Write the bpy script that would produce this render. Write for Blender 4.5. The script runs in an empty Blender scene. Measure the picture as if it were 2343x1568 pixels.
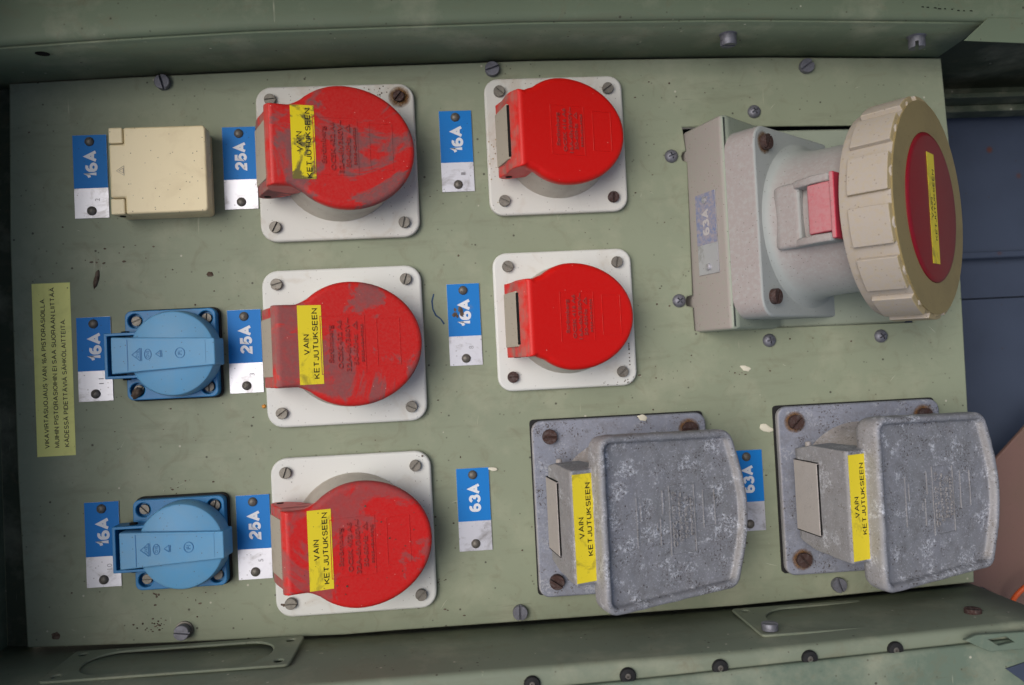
import bpy, bmesh, math, random
from mathutils import Vector, Matrix, noise
PI=math.pi; rad=math.radians
random.seed(7)
sc=bpy.context.scene
# ---------------------------------------------------------------- camera
FPX=1794.0; CX,CY=1171.0,784.0; DIST=450.0
def cam_axes(fx,fy,roll):
    zc=-Vector(((fx-CX)/FPX,-(fy-CY)/FPX,-1)).normalized()
    x=Vector((math.cos(rad(roll)),math.sin(rad(roll)),0)); x=(x-zc*x.dot(zc)).normalized()
    return Matrix((x,zc.cross(x),zc))
RC=cam_axes(1065.07,834.99,2.84984)
cam=bpy.data.cameras.new('camera'); camo=bpy.data.objects.new('camera',cam); sc.collection.objects.link(camo)
camo.matrix_world=Matrix.Translation((0,0,DIST*.001))@RC.to_4x4()
cam.sensor_width=23.5; cam.lens=FPX/2342*23.5; cam.clip_start=.01; cam.clip_end=50
cam.dof.use_dof=True; cam.dof.focus_distance=.425; cam.dof.aperture_fstop=4.5
sc.camera=camo
sc.render.resolution_x=1024; sc.render.resolution_y=685
sc.view_settings.view_transform='Standard'; sc.view_settings.look='None'; sc.view_settings.gamma=1
sc.view_settings.exposure=0.33
# ---------------------------------------------------------------- world and sun
SUN_EL=58; SUN_DIR=Vector((-0.9,0.22,0)).normalized()
w=bpy.data.worlds.new('World'); sc.world=w; w.use_nodes=True
nt=w.node_tree; bg=nt.nodes['Background']; sky=nt.nodes.new('ShaderNodeTexSky')
sky.sky_type='NISHITA'; sky.sun_disc=False; sky.sun_elevation=rad(SUN_EL)
sky.sun_rotation=math.atan2(SUN_DIR.x,SUN_DIR.y); sky.air_density=1.0; sky.dust_density=6; sky.ozone_density=1.0
nt.links.new(sky.outputs[0],bg.inputs[0]); bg.inputs[1].default_value=.075
sl=bpy.data.lights.new('sun','SUN'); sl.energy=1.5; sl.angle=rad(48); sl.color=(1,.985,.965)
so=bpy.data.objects.new('sun',sl); sc.collection.objects.link(so)
sd=Vector((SUN_DIR.x*math.cos(rad(SUN_EL)),SUN_DIR.y*math.cos(rad(SUN_EL)),math.sin(rad(SUN_EL))))
so.rotation_euler=sd.to_track_quat('Z','Y').to_euler(); so.location=(-.5,.2,1)
# ---------------------------------------------------------------- measuring helpers (mm)
def ray(vx,vy): return RC@Vector(((vx-CX)/FPX,-(vy-CY)/FPX,-1))
def P(vx,vy,h=0):
    d=ray(vx,vy); t=(DIST-h)/-d.z; return (d.x*t,d.y*t)
def P3(vx,vy,h=0): a=P(vx,vy,h); return (a[0],a[1],h)
# ---------------------------------------------------------------- materials
def lin(c): return tuple(((x/255)/12.92 if x/255<=.04045 else ((x/255+.055)/1.055)**2.4) for x in c)+(1,)
class M:
    def __init__(s,name,col,rough=.5,metal=0,spec=.3):
        s.m=bpy.data.materials.new(name); s.m.use_nodes=True; s.t=s.m.node_tree; s.b=s.t.nodes['Principled BSDF']
        s.tc=s.t.nodes.new('ShaderNodeTexCoord'); s.vec=s.tc.outputs['Object']
        s.col=col if len(col)==4 else tuple(col)+(1,); s.out=None
        s.b.inputs['Base Color'].default_value=s.col; s.b.inputs['Roughness'].default_value=rough
        s.b.inputs['Metallic'].default_value=metal; s.b.inputs['Specular IOR Level'].default_value=spec
        s.r=rough; s.h=None
    def n(s,t,**k):
        x=s.t.nodes.new(t)
        for a,b in k.items(): setattr(x,a,b)
        return x
    def l(s,a,b): s.t.links.new(a,b)
    def setvec(s,loc=(0,0,0),scale=(1,1,1),rot=(0,0,0),rand=False):
        mp=s.n('ShaderNodeMapping'); mp.inputs['Location'].default_value=loc; mp.inputs['Scale'].default_value=scale; mp.inputs['Rotation'].default_value=rot
        s.l(s.tc.outputs['Object'],mp.inputs[0]); v=mp.outputs[0]
        if rand:
            oi=s.n('ShaderNodeObjectInfo'); vm=s.n('ShaderNodeVectorMath',operation='SCALE'); cb=s.n('ShaderNodeCombineXYZ')
            for i in range(3): s.l(oi.outputs['Random'],cb.inputs[i])
            s.l(cb.outputs[0],vm.inputs[0]); vm.inputs['Scale'].default_value=3.7
            ad=s.n('ShaderNodeVectorMath',operation='ADD'); s.l(v,ad.inputs[0]); s.l(vm.outputs[0],ad.inputs[1]); v=ad.outputs[0]
        s.vec=v; return s
    def noise(s,scale,detail=4,rough=.55,dist=0):
        x=s.n('ShaderNodeTexNoise'); x.inputs['Scale'].default_value=scale; x.inputs['Detail'].default_value=detail
        x.inputs['Roughness'].default_value=rough; x.inputs['Distortion'].default_value=dist; s.l(s.vec,x.inputs['Vector']); return x.outputs['Fac']
    def voro(s,scale):
        x=s.n('ShaderNodeTexVoronoi'); x.inputs['Scale'].default_value=scale; s.l(s.vec,x.inputs['Vector']); return x.outputs['Distance']
    def ramp(s,fac,lo,hi,a=0.,b=1.):
        x=s.n('ShaderNodeMapRange'); x.inputs[1].default_value=lo; x.inputs[2].default_value=hi; x.inputs[3].default_value=a; x.inputs[4].default_value=b
        s.l(fac,x.inputs[0]); return x.outputs[0]
    def math(s,op,a,b=0.):
        x=s.n('ShaderNodeMath',operation=op)
        for i,v in enumerate((a,b)):
            if isinstance(v,(int,float)): x.inputs[i].default_value=v
            else: s.l(v,x.inputs[i])
        x.use_clamp=True; return x.outputs[0]
    def mix(s,fac,col):
        x=s.n('ShaderNodeMix',data_type='RGBA'); 
        if isinstance(fac,(int,float)): x.inputs[0].default_value=fac
        else: s.l(fac,x.inputs[0])
        if s.out: s.l(s.out,x.inputs[6])
        else: x.inputs[6].default_value=s.col
        x.inputs[7].default_value=col if len(col)==4 else tuple(col)+(1,)
        s.out=x.outputs[2]; s.l(s.out,s.b.inputs['Base Color']); return s
    def rmix(s,fac,r):
        x=s.n('ShaderNodeMix',data_type='FLOAT'); s.l(fac,x.inputs[0])
        if s.h: s.l(s.h,x.inputs[2])
        else: x.inputs[2].default_value=s.r
        x.inputs[3].default_value=r; s.h=x.outputs[0]; s.l(s.h,s.b.inputs['Roughness']); return s
    def bump(s,fac,st=.2,dist=.0005):
        x=s.n('ShaderNodeBump'); x.inputs['Strength'].default_value=st; x.inputs['Distance'].default_value=dist; s.l(fac,x.inputs['Height'])
        pn=s.b.inputs['Normal'].links
        if pn: s.l(pn[0].from_socket,x.inputs['Normal'])
        s.l(x.outputs[0],s.b.inputs['Normal']); return s
    def facing(s,v,lo=.2,hi=.9):
        g=s.n('ShaderNodeNewGeometry'); d=s.n('ShaderNodeVectorMath',operation='DOT_PRODUCT'); s.l(g.outputs['Normal'],d.inputs[0]); d.inputs[1].default_value=v
        return s.ramp(d.outputs['Value'],lo,hi)
DUST=lin((124,108,100)); DUSTL=lin((170,160,150))
def green(name,c,seed):
    m=M(name,lin(c),.55,0,.25).setvec((seed,seed*.7,0))
    m.mix(m.ramp(m.noise(9,6,.6),.35,.7,0,.5),tuple(x*.78 for x in lin(c)[:3]))
    m.mix(m.ramp(m.noise(26,6,.65),.5,.75,0,.45),lin((168,168,146)))
    m.mix(m.ramp(m.noise(60,5,.7,1.5),.55,.78,0,.45),lin((110,100,78)))
    m.mix(m.ramp(m.voro(160),.10,.04,0,.6),lin((62,54,42)))
    m.mix(m.math('MULTIPLY',m.ramp(m.voro(85),.07,.04),.8),lin((52,44,38)))
    m.mix(m.math('MULTIPLY',m.ramp(m.voro(64),.05,.03),.7),lin((196,192,176)))
    v0=m.vec; m.setvec((seed,seed*1.9,0),(.16,1,1)); m.mix(m.math('MULTIPLY',m.ramp(m.noise(95,5,.7),.55,.72),m.math('MULTIPLY',.32,1.)),lin((104,100,82)))
    m.setvec((seed,seed*2.9,0),(1,.10,1),(0,0,.35)); m.mix(m.ramp(m.noise(230,3,.6),.71,.76,0,.5),lin((178,178,156)))
    m.setvec((seed+2,seed*2.9,0),(.08,1,1),(0,0,.2)); m.mix(m.ramp(m.noise(190,3,.6),.72,.76,0,.45),lin((84,82,66))); m.vec=v0
    m.rmix(m.ramp(m.noise(40,5),.4,.7),.6)
    m.bump(m.noise(900,3),.10,.0002); m.bump(m.noise(30,3),.05,.002)
    return m.m
MT={}
MT['panel']=green('panel green paint',(137,145,123),0)
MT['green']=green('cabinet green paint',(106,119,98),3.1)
MT['ledge']=green('pale ledge paint',(120,129,112),6.6)  # paler, greyer green for the lower wall and its covers
MT['lining']=green('shade-darkened lining paint',(66,74,60),8.3)  # shade of the recess is put into this darker green
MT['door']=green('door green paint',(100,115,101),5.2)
def plast(name,c,rough=.4,dustf=.25,grime=(120,100,70),spk=.6,seed=0.,left=0.,lo=.56,hi=.72):
    m=M(name,lin(c),rough).setvec((seed,0,seed),rand=True)
    if dustf: m.mix(m.ramp(m.noise(45,6,.65,.6),lo,hi,0,dustf),lin(grime))
    m.mix(m.math('MULTIPLY',m.ramp(m.voro(330),.12,.06),spk),lin((70,55,45)))
    if left: 
        f=m.math('MULTIPLY',m.facing((-1,0,.12),.35,.85),m.ramp(m.noise(130,5),.25,.5,left*.6,left)); m.mix(f,lin((158,146,136))); m.rmix(f,.9)
    m.bump(m.noise(1200,2),.05,.0002)
    return m
MT['white']=plast('white plastic plate',(208,210,206),.42,.35,(168,150,122),.45).m
mw=plast('stained white plate',(200,200,194),.42,.5,(160,140,112),.7,lo=.5); MT['white_stained']=mw.m
def redm(name,amt,seed,c=(196,26,22)):
    m=M(name,lin(c),.42).setvec((seed,seed*1.3,0))
    big=m.ramp(m.noise(19,6,.66,1.0),.585-amt*.10,.63-amt*.10)
    fine=m.ramp(m.noise(300,4,.6),.25,.55,.6,1)
    f=m.math('MULTIPLY',m.math('MULTIPLY',big,fine),min(1,amt*.95))
    m.mix(f,lin((104,84,84)))
    vl=m.ramp(m.noise(800,3),.3,.75,0,.12*amt+.03); m.mix(vl,lin((170,130,120)))
    lf=m.math('MULTIPLY',m.facing((-1,0,.05),.45,.95),m.ramp(m.noise(150,5),.35,.62,.08,.75)); m.mix(lf,lin((140,118,108)))
    m.mix(m.math('MULTIPLY',m.ramp(m.voro(170),.06,.03),.6),lin((215,160,150)))
    m.rmix(f,.85); m.rmix(lf,.9)
    m.bump(m.noise(1500,2),.08,.0002)
    return m.m
MT['raised']=M('dusty raised lettering',lin((164,56,52)),.7).m
MT['white_dusty']=plast('dusty collar plastic',(196,192,180),.6,.55,(150,138,124),.8,left=.6,lo=.4).m
MT['cream']=plast('cream plastic',(168,160,144),.6,.5,(130,118,104),.9).m
MT['beige']=plast('aged beige plastic',(222,208,170),.4,.35,(168,142,98),.9,lo=.5,hi=.8).m
MT['blue']=plast('blue plastic',(88,150,192),.45,.35,(120,148,164),.7,lo=.4,hi=.7).m
MT['blue_dark']=plast('blue plastic flange',(40,116,168),.38,.25,(80,110,130),.7).m
def inkm(name,c,r=.4): return M(name,lin(c),r).m
m=M('yellow sticker film',lin((226,206,48)),.35).setvec(rand=True)
m.mix(m.ramp(m.noise(70,5,.7,.8),.55,.68,0,.55),lin((92,84,52))); m.mix(m.ramp(m.voro(400),.1,.05,0,.4),lin((80,70,40))); MT['yellow']=m.m
m=M('smudged yellow sticker film',lin((228,208,34)),.4).setvec((0,.013,0),rand=False)
m.mix(m.ramp(m.noise(55,5,.7,.8),.49,.56,0,.88),lin((86,80,58))); MT['yellow_dirty']=m.m
m=M('pale yellow sticker film',lin((238,238,146)),.45).setvec()
m.mix(m.ramp(m.noise(40,5,.7,.8),.5,.75,0,.3),lin((150,150,90))); m.mix(m.ramp(m.voro(300),.08,.04,0,.6),lin((70,66,40))); MT['yellow_pale']=m.m
MT['ink']=inkm('black printing ink',(24,22,24)); MT['ink_white']=inkm('white printing ink',(212,216,222))
MT['ink_soft']=inkm('faded engraved ink',(135,135,140))
m=M('blue nameplate enamel',lin((0,114,192)),.55).setvec(rand=True)
m.mix(m.ramp(m.noise(60,5,.7),.64,.74,0,.35),lin((110,120,130))); m.mix(m.ramp(m.voro(260),.1,.05,0,.5),lin((40,50,60))); MT['enamel']=m.m
m=M('nameplate aluminium',lin((196,197,204)),.38,.55).setvec(rand=True)
m.mix(m.ramp(m.noise(70,6,.72,.7),.5,.7,0,.75),lin((112,106,100))); m.mix(m.ramp(m.voro(300),.14,.06,0,.6),lin((80,76,72))); m.bump(m.noise(500,3),.08); MT['alu']=m.m
def screwm(name,c,rust,rf):
    m=M(name,lin(c),.5,.45).setvec(rand=True)
    m.mix(m.ramp(m.noise(350,5,.7),.4,.7,0,.6),tuple(x*.5 for x in lin(c)[:3]))
    m.mix(m.ramp(m.noise(420,5,.7,1),.62-rf,.72-rf,0,.9),lin(rust)); m.rmix(m.ramp(m.noise(420,5,.7,1),.62-rf,.72-rf),.85)
    m.bump(m.noise(900,4),.3,.0003); return m.m
MT['screw']=screwm('weathered zinc screw',(128,124,116),(96,76,60),.02)
MT['screw_rust']=screwm('rusty screw',(92,80,78),(76,56,52),.2)
MT['screw_grey']=screwm('dull grey screw',(122,123,132),(90,88,88),0)
MT['rivet']=screwm('oxidised rivet',(112,108,102),(80,76,70),.05)
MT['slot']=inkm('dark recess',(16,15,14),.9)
MT['rubber']=inkm('black rubber',(30,30,31),.7)
m=M('rust stain',lin((134,84,38)),.8).setvec(rand=True); MT['rust']=m.m
def castm(name,c,tint,left=.8,fl=1.):
    m=M(name,lin(c),.62,.25).setvec(rand=True)
    m.mix(m.ramp(m.noise(38,5,.6),.35,.7,0,.6),lin(tint))
    m.mix(m.ramp(m.noise(170,5,.7),.45,.75,0,.45),lin((96,92,90)))
    cl=m.math('MULTIPLY',m.math('MULTIPLY',m.ramp(m.noise(88,4,.6),.545,.62),m.ramp(m.noise(560,6,.85),.50,.55)),fl)
    m.mix(m.math('MULTIPLY',m.ramp(m.noise(90,3),.5,.6),m.ramp(m.noise(900,3,.7),.56,.62)),lin((70,62,58)))
    m.mix(cl,lin((196,200,208))); m.mix(m.math('MULTIPLY',m.ramp(m.noise(820,4,.75),.575,.63),.55*fl),lin((188,190,198)))
    m.mix(m.math('MULTIPLY',m.ramp(m.voro(230),.13,.07),.8),lin((62,52,48)))
    f=m.math('MULTIPLY',m.facing((-1,0,.1),.35,.85),m.ramp(m.noise(150,5),.2,.45,left*.6,left)); m.mix(f,lin((172,166,160))); m.rmix(f,.92)
    m.rmix(cl,.9)
    m.bump(cl,.4,.0004); m.bump(m.noise(700,4,.6),.35,.0004); m.bump(m.ramp(m.voro(260),.0,.2),.25,.0003)
    return m.m
MT['cast_lid']=castm('corroded cast lid',(138,140,147),(124,127,128),.35)
MT['cast_plate']=castm('corroded cast plate',(138,142,155),(124,130,144),.5,.45)
MT['cast_collar']=castm('dusty cast collar',(156,151,148),(142,137,134),.7,.5)
MT['cast_hinge']=castm('dusty cast hinge',(176,171,170),(160,155,154),.9,.4)
def dustyp(name,c,dust,amt=.9,lo=.1,hi=.6):
    m=M(name,lin(c),.5).setvec(rand=True)
    m.mix(m.ramp(m.noise(60,5),.4,.7,0,.3),tuple(x*.75 for x in lin(c)[:3]))
    f=m.math('MULTIPLY',m.facing((-1,0,.15),lo,hi),m.ramp(m.noise(420,5,.7),.25,.55,amt*.5,amt)); m.mix(f,lin(dust)); m.rmix(f,.95)
    m.mix(m.math('MULTIPLY',m.ramp(m.voro(360),.14,.07),.6),lin((84,72,66)))
    m.bump(m.noise(800,3),.12,.0003); return m
MT['housing']=dustyp('dusty housing',(148,157,142),(158,150,146),.95,.4,.85).m
MT['socket_white']=dustyp('dusty grey-white socket',(168,174,172),(152,144,142),.95,.1,.65).m
mr=dustyp('yellowed ring plastic',(170,154,116),(164,157,150),.9,.0,.35); MT['ring']=mr.m
MT['ring_face']=plast('ochre ring face',(146,131,90),.5,.4,(116,104,74),.7,lo=.45).m
MT['red_dark']=plast('dark red cap plastic',(128,18,32),.35,.3,(110,50,56),.6,lo=.5).m
MT['pink']=dustyp('faded red latch',(184,58,76),(178,138,140),.75,.2,.9).m
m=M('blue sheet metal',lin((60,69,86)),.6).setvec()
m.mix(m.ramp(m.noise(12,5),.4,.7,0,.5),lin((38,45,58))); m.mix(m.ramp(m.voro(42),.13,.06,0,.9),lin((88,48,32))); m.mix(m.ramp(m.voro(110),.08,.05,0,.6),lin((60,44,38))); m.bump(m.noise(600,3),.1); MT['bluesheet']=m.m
m=M('dull brown sheet',lin((116,90,82)),.6).setvec(); m.mix(m.ramp(m.noise(16,5),.35,.65,0,.8),lin((104,88,74))); m.mix(m.ramp(m.voro(300),.12,.05,0,.5),lin((60,44,38))); MT['brown']=m.m
MT['orange']=inkm('orange cable jacket',(196,84,40),.45)
MT['chip']=inkm('off white flake',(206,202,184),.7)
m=M('dirt',lin((74,60,50)),.9).setvec(); m.mix(m.ramp(m.noise(300,3),.4,.6,0,.7),lin((110,98,86))); MT['dirt']=m.m
MT['stainbrown']=inkm('dried brown residue',(160,140,112),.8)
MT['scratch']=inkm('pale scratched paint',(172,174,156),.7)
MT['marker']=inkm('blue marker ink',(30,62,96),.6)
MT['orange_dot']=inkm('orange blob',(206,140,60),.6)
m=M('concrete ground',lin((120,118,112)),.9).setvec(); m.mix(m.noise(8,8),lin((95,92,86))); MT['ground']=m.m
# ---------------------------------------------------------------- mesh helpers
S=.001
TS=bpy.data.scenes.new('workbench')
def evalmesh(o):
    TS.collection.objects.link(o); vl=TS.view_layers[0]; vl.update(); me=bpy.data.meshes.new_from_object(o.evaluated_get(vl.depsgraph)); TS.collection.objects.unlink(o); return me
def link(o,parent=None):
    sc.collection.objects.link(o)
    if parent is not None: o.parent=parent
    return o
def mk(name,verts,faces,mat,parent=None,bevel=0,seg=3,smooth=True,ang=30,shade=None,scale=S):
    me=bpy.data.meshes.new(name); me.from_pydata([tuple(c*scale for c in v) for v in verts],[],faces)
    me.materials.append(mat)
    bm=bmesh.new(); bm.from_mesh(me); bmesh.ops.recalc_face_normals(bm,faces=bm.faces); bm.to_mesh(me); bm.free()
    o=link(bpy.data.objects.new(name,me),parent)
    fin(o,bevel,seg,smooth,ang); return o
def fin(o,bevel=0,seg=3,smooth=True,ang=30):
    me=o.data
    if bevel:
        b=o.modifiers.new('b','BEVEL'); b.width=bevel*S; b.segments=seg; b.limit_method='ANGLE'; b.angle_limit=rad(ang); b.harden_normals=True
        me.shade_smooth()
    elif smooth: me.shade_smooth(); me.set_sharp_from_angle(angle=rad(35))
class MB:
    def __init__(s): s.v=[]; s.f=[]
    def add(s,v,f):
        b=len(s.v); s.v+=[tuple(x) for x in v]; s.f+=[tuple(i+b for i in q) for q in f]; return s
    def prism(s,out,z0,z1,T=None):
        n=len(out); v=[(x,y,z0) for x,y in out]+[(x,y,z1) for x,y in out]
        f=[tuple(range(n))[::-1],tuple(range(n,2*n))]+[(i,(i+1)%n,n+(i+1)%n,n+i) for i in range(n)]
        if T: v=[T(*q) for q in v]
        return s.add(v,f)
    def prismY(s,prof,y0,y1,taper=0):   # profile in (x,z)
        n=len(prof); v=[(x,y0,z) for x,z in prof]+[(x,y1,z) for x,z in prof]
        return s.add(v,[tuple(range(n)),tuple(range(n,2*n))[::-1]]+[(i,(i+1)%n,n+(i+1)%n,n+i) for i in range(n)])
    def box(s,x0,x1,y0,y1,z0,z1): return s.prism([(x0,y0),(x1,y0),(x1,y1),(x0,y1)],z0,z1)
    def loft(s,rings,cap=True,closed=True):
        n=len(rings[0]); v=[p for r in rings for p in r]; f=[]
        for k in range(len(rings)-1):
            for i in range(n if closed else n-1): j=(i+1)%n; f.append((k*n+i,k*n+j,(k+1)*n+j,(k+1)*n+i))
        if cap: f+=[tuple(range(n))[::-1],tuple(range((len(rings)-1)*n,len(rings)*n))]
        return s.add(v,f)
    def lathe(s,prof,n=32,T=None,cx=0,cy=0):
        r=[[(cx+q*math.cos(2*PI*i/n),cy+q*math.sin(2*PI*i/n),z) for i in range(n)] for q,z in prof]
        if T: r=[[T(*p) for p in k] for k in r]
        return s.loft(r)
    def obj(s,name,mat,parent=None,**k): return mk(name,s.v,s.f,mat,parent,**k)
def rrect(w,h,r,n=5,cx=0,cy=0):
    o=[]
    for a,(sx,sy) in enumerate(((1,1),(-1,1),(-1,-1),(1,-1))):
        for i in range(n+1):
            t=a*PI/2+i*PI/2/n; o.append((cx+sx*(w/2-r)+r*math.cos(t),cy+sy*(h/2-r)+r*math.sin(t)))
    return o
def circ(cx,cy,r,n=24,a0=0): return [(cx+r*math.cos(a0+2*PI*i/n),cy+r*math.sin(a0+2*PI*i/n)) for i in range(n)]
def bake(o):
    me=evalmesh(o); o.modifiers.clear(); old=o.data; o.data=me; bpy.data.meshes.remove(old); return o
def sheet(name,outer,holes,z0,z1,mat,parent=None,bevel=.3,T=None):
    cu=bpy.data.curves.new('c','CURVE'); cu.dimensions='2D'; cu.fill_mode='BOTH'
    K=.01   # curve kernel in cm units to stay precise
    for pl in [outer]+holes:
        sp=cu.splines.new('POLY'); sp.points.add(len(pl)-1); sp.use_cyclic_u=True
        for p,q in zip(sp.points,pl): p.co=(q[0]*K,q[1]*K,0,1)
    cu.extrude=max(0,(z1-z0)/2-bevel)*K; cu.bevel_depth=bevel*K; cu.offset=-bevel*K; cu.bevel_resolution=2
    o=bpy.data.objects.new('c',cu); me=evalmesh(o)
    bpy.data.objects.remove(o); me.name=name
    for v in me.vertices:
        p=Vector((v.co.x/K,v.co.y/K,v.co.z/K+(z0+z1)/2))
        if T: p=Vector(T(*p))
        v.co=p*S
    me.materials.clear(); me.materials.append(mat); me.shade_smooth(); me.set_sharp_from_angle(angle=rad(40))
    return link(bpy.data.objects.new(name,me),parent)
def textraw(txt,bold=0,ext=0):
    cu=bpy.data.curves.new('t','FONT'); cu.body=txt; cu.size=1; cu.offset=bold; cu.extrude=ext; cu.resolution_u=3
    o=bpy.data.objects.new('t',cu); me=evalmesh(o); bpy.data.objects.remove(o); return me
def lettering(name,lines,mat,parent,T=None,bold=0.,ext=0.):
    """lines: (text, x, y0, length, cap) : text reads towards +y (towards -x is its top); x = baseline, y0 = start"""
    V=[];F=[]
    for txt,x,y0,L,cap in lines:
        me=textraw(txt,bold,0 if not ext else .1)
        xs=[v.co.x for v in me.vertices]; ref=textraw('H',bold); hs=[v.co.y for v in ref.vertices]; hb,ht=min(hs),max(hs)
        a,b=min(xs),max(xs); base=len(V)
        for v in me.vertices:
            tx=(v.co.x-a)/(b-a)*L; ty=(v.co.y-hb)/(ht-hb)*cap; tz=(ext if v.co.z>0 else 0) if ext else 0
            V.append((x-ty,y0+tx,tz))
        F+=[tuple(i+base for i in p.vertices) for p in me.polygons]
    if T: V=[T(*v) for v in V]
    me=bpy.data.meshes.new(name); me.from_pydata([tuple(c*S for c in v) for v in V],[],F); me.materials.append(mat)
    return link(bpy.data.objects.new(name,me),parent)
def _arc(cx,cy,rx,ry,a0,a1,n=10): return [(cx+rx*math.cos(rad(a0+(a1-a0)*i/n)),cy+ry*math.sin(rad(a0+(a1-a0)*i/n))) for i in range(n+1)]
def _b(x0,y0,y1,xr): r=(y1-y0)/2; return [(x0,y1),(xr,y1)]+_arc(xr,(y0+y1)/2,.22,r,90,-90,8)+[(x0,y0)]
GL={'A':(.74,[[(0,0),(.37,1),(.74,0)],[(.13,.34),(.61,.34)]]),'D':(.66,[[(0,0),(0,1),(.3,1)]+_arc(.3,.5,.36,.5,90,-90,12)+[(0,0)]]),
'E':(.56,[[(.56,1),(0,1),(0,0),(.56,0)],[(0,.52),(.52,.52)]]),'H':(.62,[[(0,0),(0,1)],[(.62,0),(.62,1)],[(0,.52),(.62,.52)]]),'I':(0,[[(0,0),(0,1)]]),
'J':(.46,[[(.46,1),(.46,.24)]+_arc(.23,.24,.23,.24,0,-180,8)]),'K':(.62,[[(0,0),(0,1)],[(.6,1),(0,.38)],[(.2,.56),(.63,0)]]),'L':(.5,[[(0,1),(0,0),(.5,0)]]),
'M':(.74,[[(0,0),(0,1),(.37,.08),(.74,1),(.74,0)]]),'N':(.62,[[(0,0),(0,1),(.62,0),(.62,1)]]),'O':(.72,[_arc(.36,.5,.36,.5,90,450,22)]),
'P':(.56,[[(0,0),(0,1),(.3,1)]+_arc(.3,.74,.26,.26,90,-90,8)+[(0,.48)]]),'R':(.6,[[(0,0),(0,1),(.32,1)]+_arc(.32,.74,.26,.26,90,-90,8)+[(0,.48)],[(.34,.48),(.52,.36),(.58,0)]]),
'S':(.58,[_arc(.29,.75,.27,.25,20,250,10)+_arc(.29,.26,.29,.26,75,-160,10)]),'T':(.6,[[(0,1),(.6,1)],[(.3,1),(.3,0)]]),'U':(.6,[[(0,1),(0,.3)]+_arc(.3,.3,.3,.3,180,360,10)+[(.6,1)]]),
'V':(.68,[[(0,1),(.34,0),(.68,1)]]),'1':(.3,[[(0,.74),(.12,.78),(.24,.88),(.28,1),(.28,0)]]),
'6':(.54,[_arc(.27,.28,.27,.28,90,450,16),[(0,.28),(0,.52)]+_arc(.29,.6,.29,.4,180,62,8)]),'2':(.54,[_arc(.27,.72,.26,.28,170,-30,9)+[(.36,.42),(.06,.16),(0,0),(.54,0)]]),
'5':(.54,[[(.52,1),(.1,1),(.04,.47),(.12,.56)]+_arc(.26,.31,.28,.31,80,-145,12)]),'3':(.54,[_arc(.26,.75,.24,.25,165,-80,9),_arc(.26,.28,.28,.27,95,-165,12)]),
'.':(0,[[(0,-.02),(0,.06)]])}
for c_ in 'AO': w_,st_=GL[c_]; GL[{'A':'\u00c4','O':'\u00d6'}[c_]]=(w_,st_+[[(w_/2-.15,1.17),(w_/2-.15,1.27)],[(w_/2+.15,1.17),(w_/2+.15,1.27)]])
def stroke_text(txt,t,gap=.16,space=.34):
    """returns verts (x,y,z) and quads; cap height 1"""
    V=[];F=[];x=t/2;k=0
    for ch in txt:
        if ch==' ': x+=space; continue
        w,sts=GL[ch]; w*=1-t*.3
        for st in sts:
            p=[Vector((x+q[0]*(1-t*.3),t/2+(1-t)*q[1])) for q in st]
            if len(p)>2: p=[q for i,q in enumerate(p) if i==0 or (q-p[i-1]).length>1e-4]
            closed=(p[0]-p[-1]).length<1e-3 and len(p)>3
            if closed: p=p[:-1]
            n=len(p); base=len(V); z=.004*(k%4); k+=1
            for i in range(n):
                a=p[i-1] if (i or closed) else None; b=p[(i+1)%n] if (i<n-1 or closed) else None
                d0=(p[i]-a).normalized() if a is not None else None; d1=(b-p[i]).normalized() if b is not None else None
                if d0 is None: d0=d1
                if d1 is None: d1=d0
                m=(d0+d1); m=m.normalized() if m.length>1e-3 else d0; nrm=Vector((-m.y,m.x)); l=t/2/max(.38,nrm.dot(Vector((-d0.y,d0.x))))
                e=Vector((0,0))
                if not closed and i==0 and len(p)==2 or (not closed and i in(0,n-1)): e=Vector((0,0))
                V+=[(*(p[i]+nrm*l),z),(*(p[i]-nrm*l),z)]
            for i in range(n if closed else n-1):
                j=(i+1)%n; F.append((base+2*i,base+2*i+1,base+2*j+1,base+2*j))
        x+=w+t+gap
    L=x-gap-t/2
    return V,F,L
def stroked(name,lines,mat,parent,T=None,t=.13,gap=.16):
    V=[];F=[]
    for txt,x,y0,Ln,cap in lines:
        v,f,L=stroke_text(txt,t,gap); b=len(V); V+=[(x-a[1]*cap,y0+a[0]/L*Ln,a[2]*2) for a in v]; F+=[tuple(i+b for i in q) for q in f]
    if T: V=[T(*v) for v in V]
    me=bpy.data.meshes.new(name); me.from_pydata([tuple(c*S for c in v) for v in V],[],F); me.materials.append(mat)
    return link(bpy.data.objects.new(name,me),parent)
def thing(name,label,cat,loc=(0,0,0),group=None,rz=0):
    o=bpy.data.objects.new(name,None); o.empty_display_size=.01; sc.collection.objects.link(o)
    o.location=[c*S for c in loc]; o.rotation_euler.z=rad(rz); o['label']=label; o['category']=cat
    if group: o['group']=group
    return o
def tag(o,label,cat,group=None):
    o['label']=label; o['category']=cat
    if group: o['group']=group
    return o
def put(me,name,parent,loc,rz=0,mat=None,rx=0,ry=0,scale=1):
    o=bpy.data.objects.new(name,me); link(o,parent); o.location=[c*S for c in loc]; o.rotation_euler=(rad(rx),rad(ry),rad(rz)); o.scale=(scale,)*3
    if mat: o.material_slots[0].link='OBJECT'; o.material_slots[0].material=mat
    return o
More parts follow.
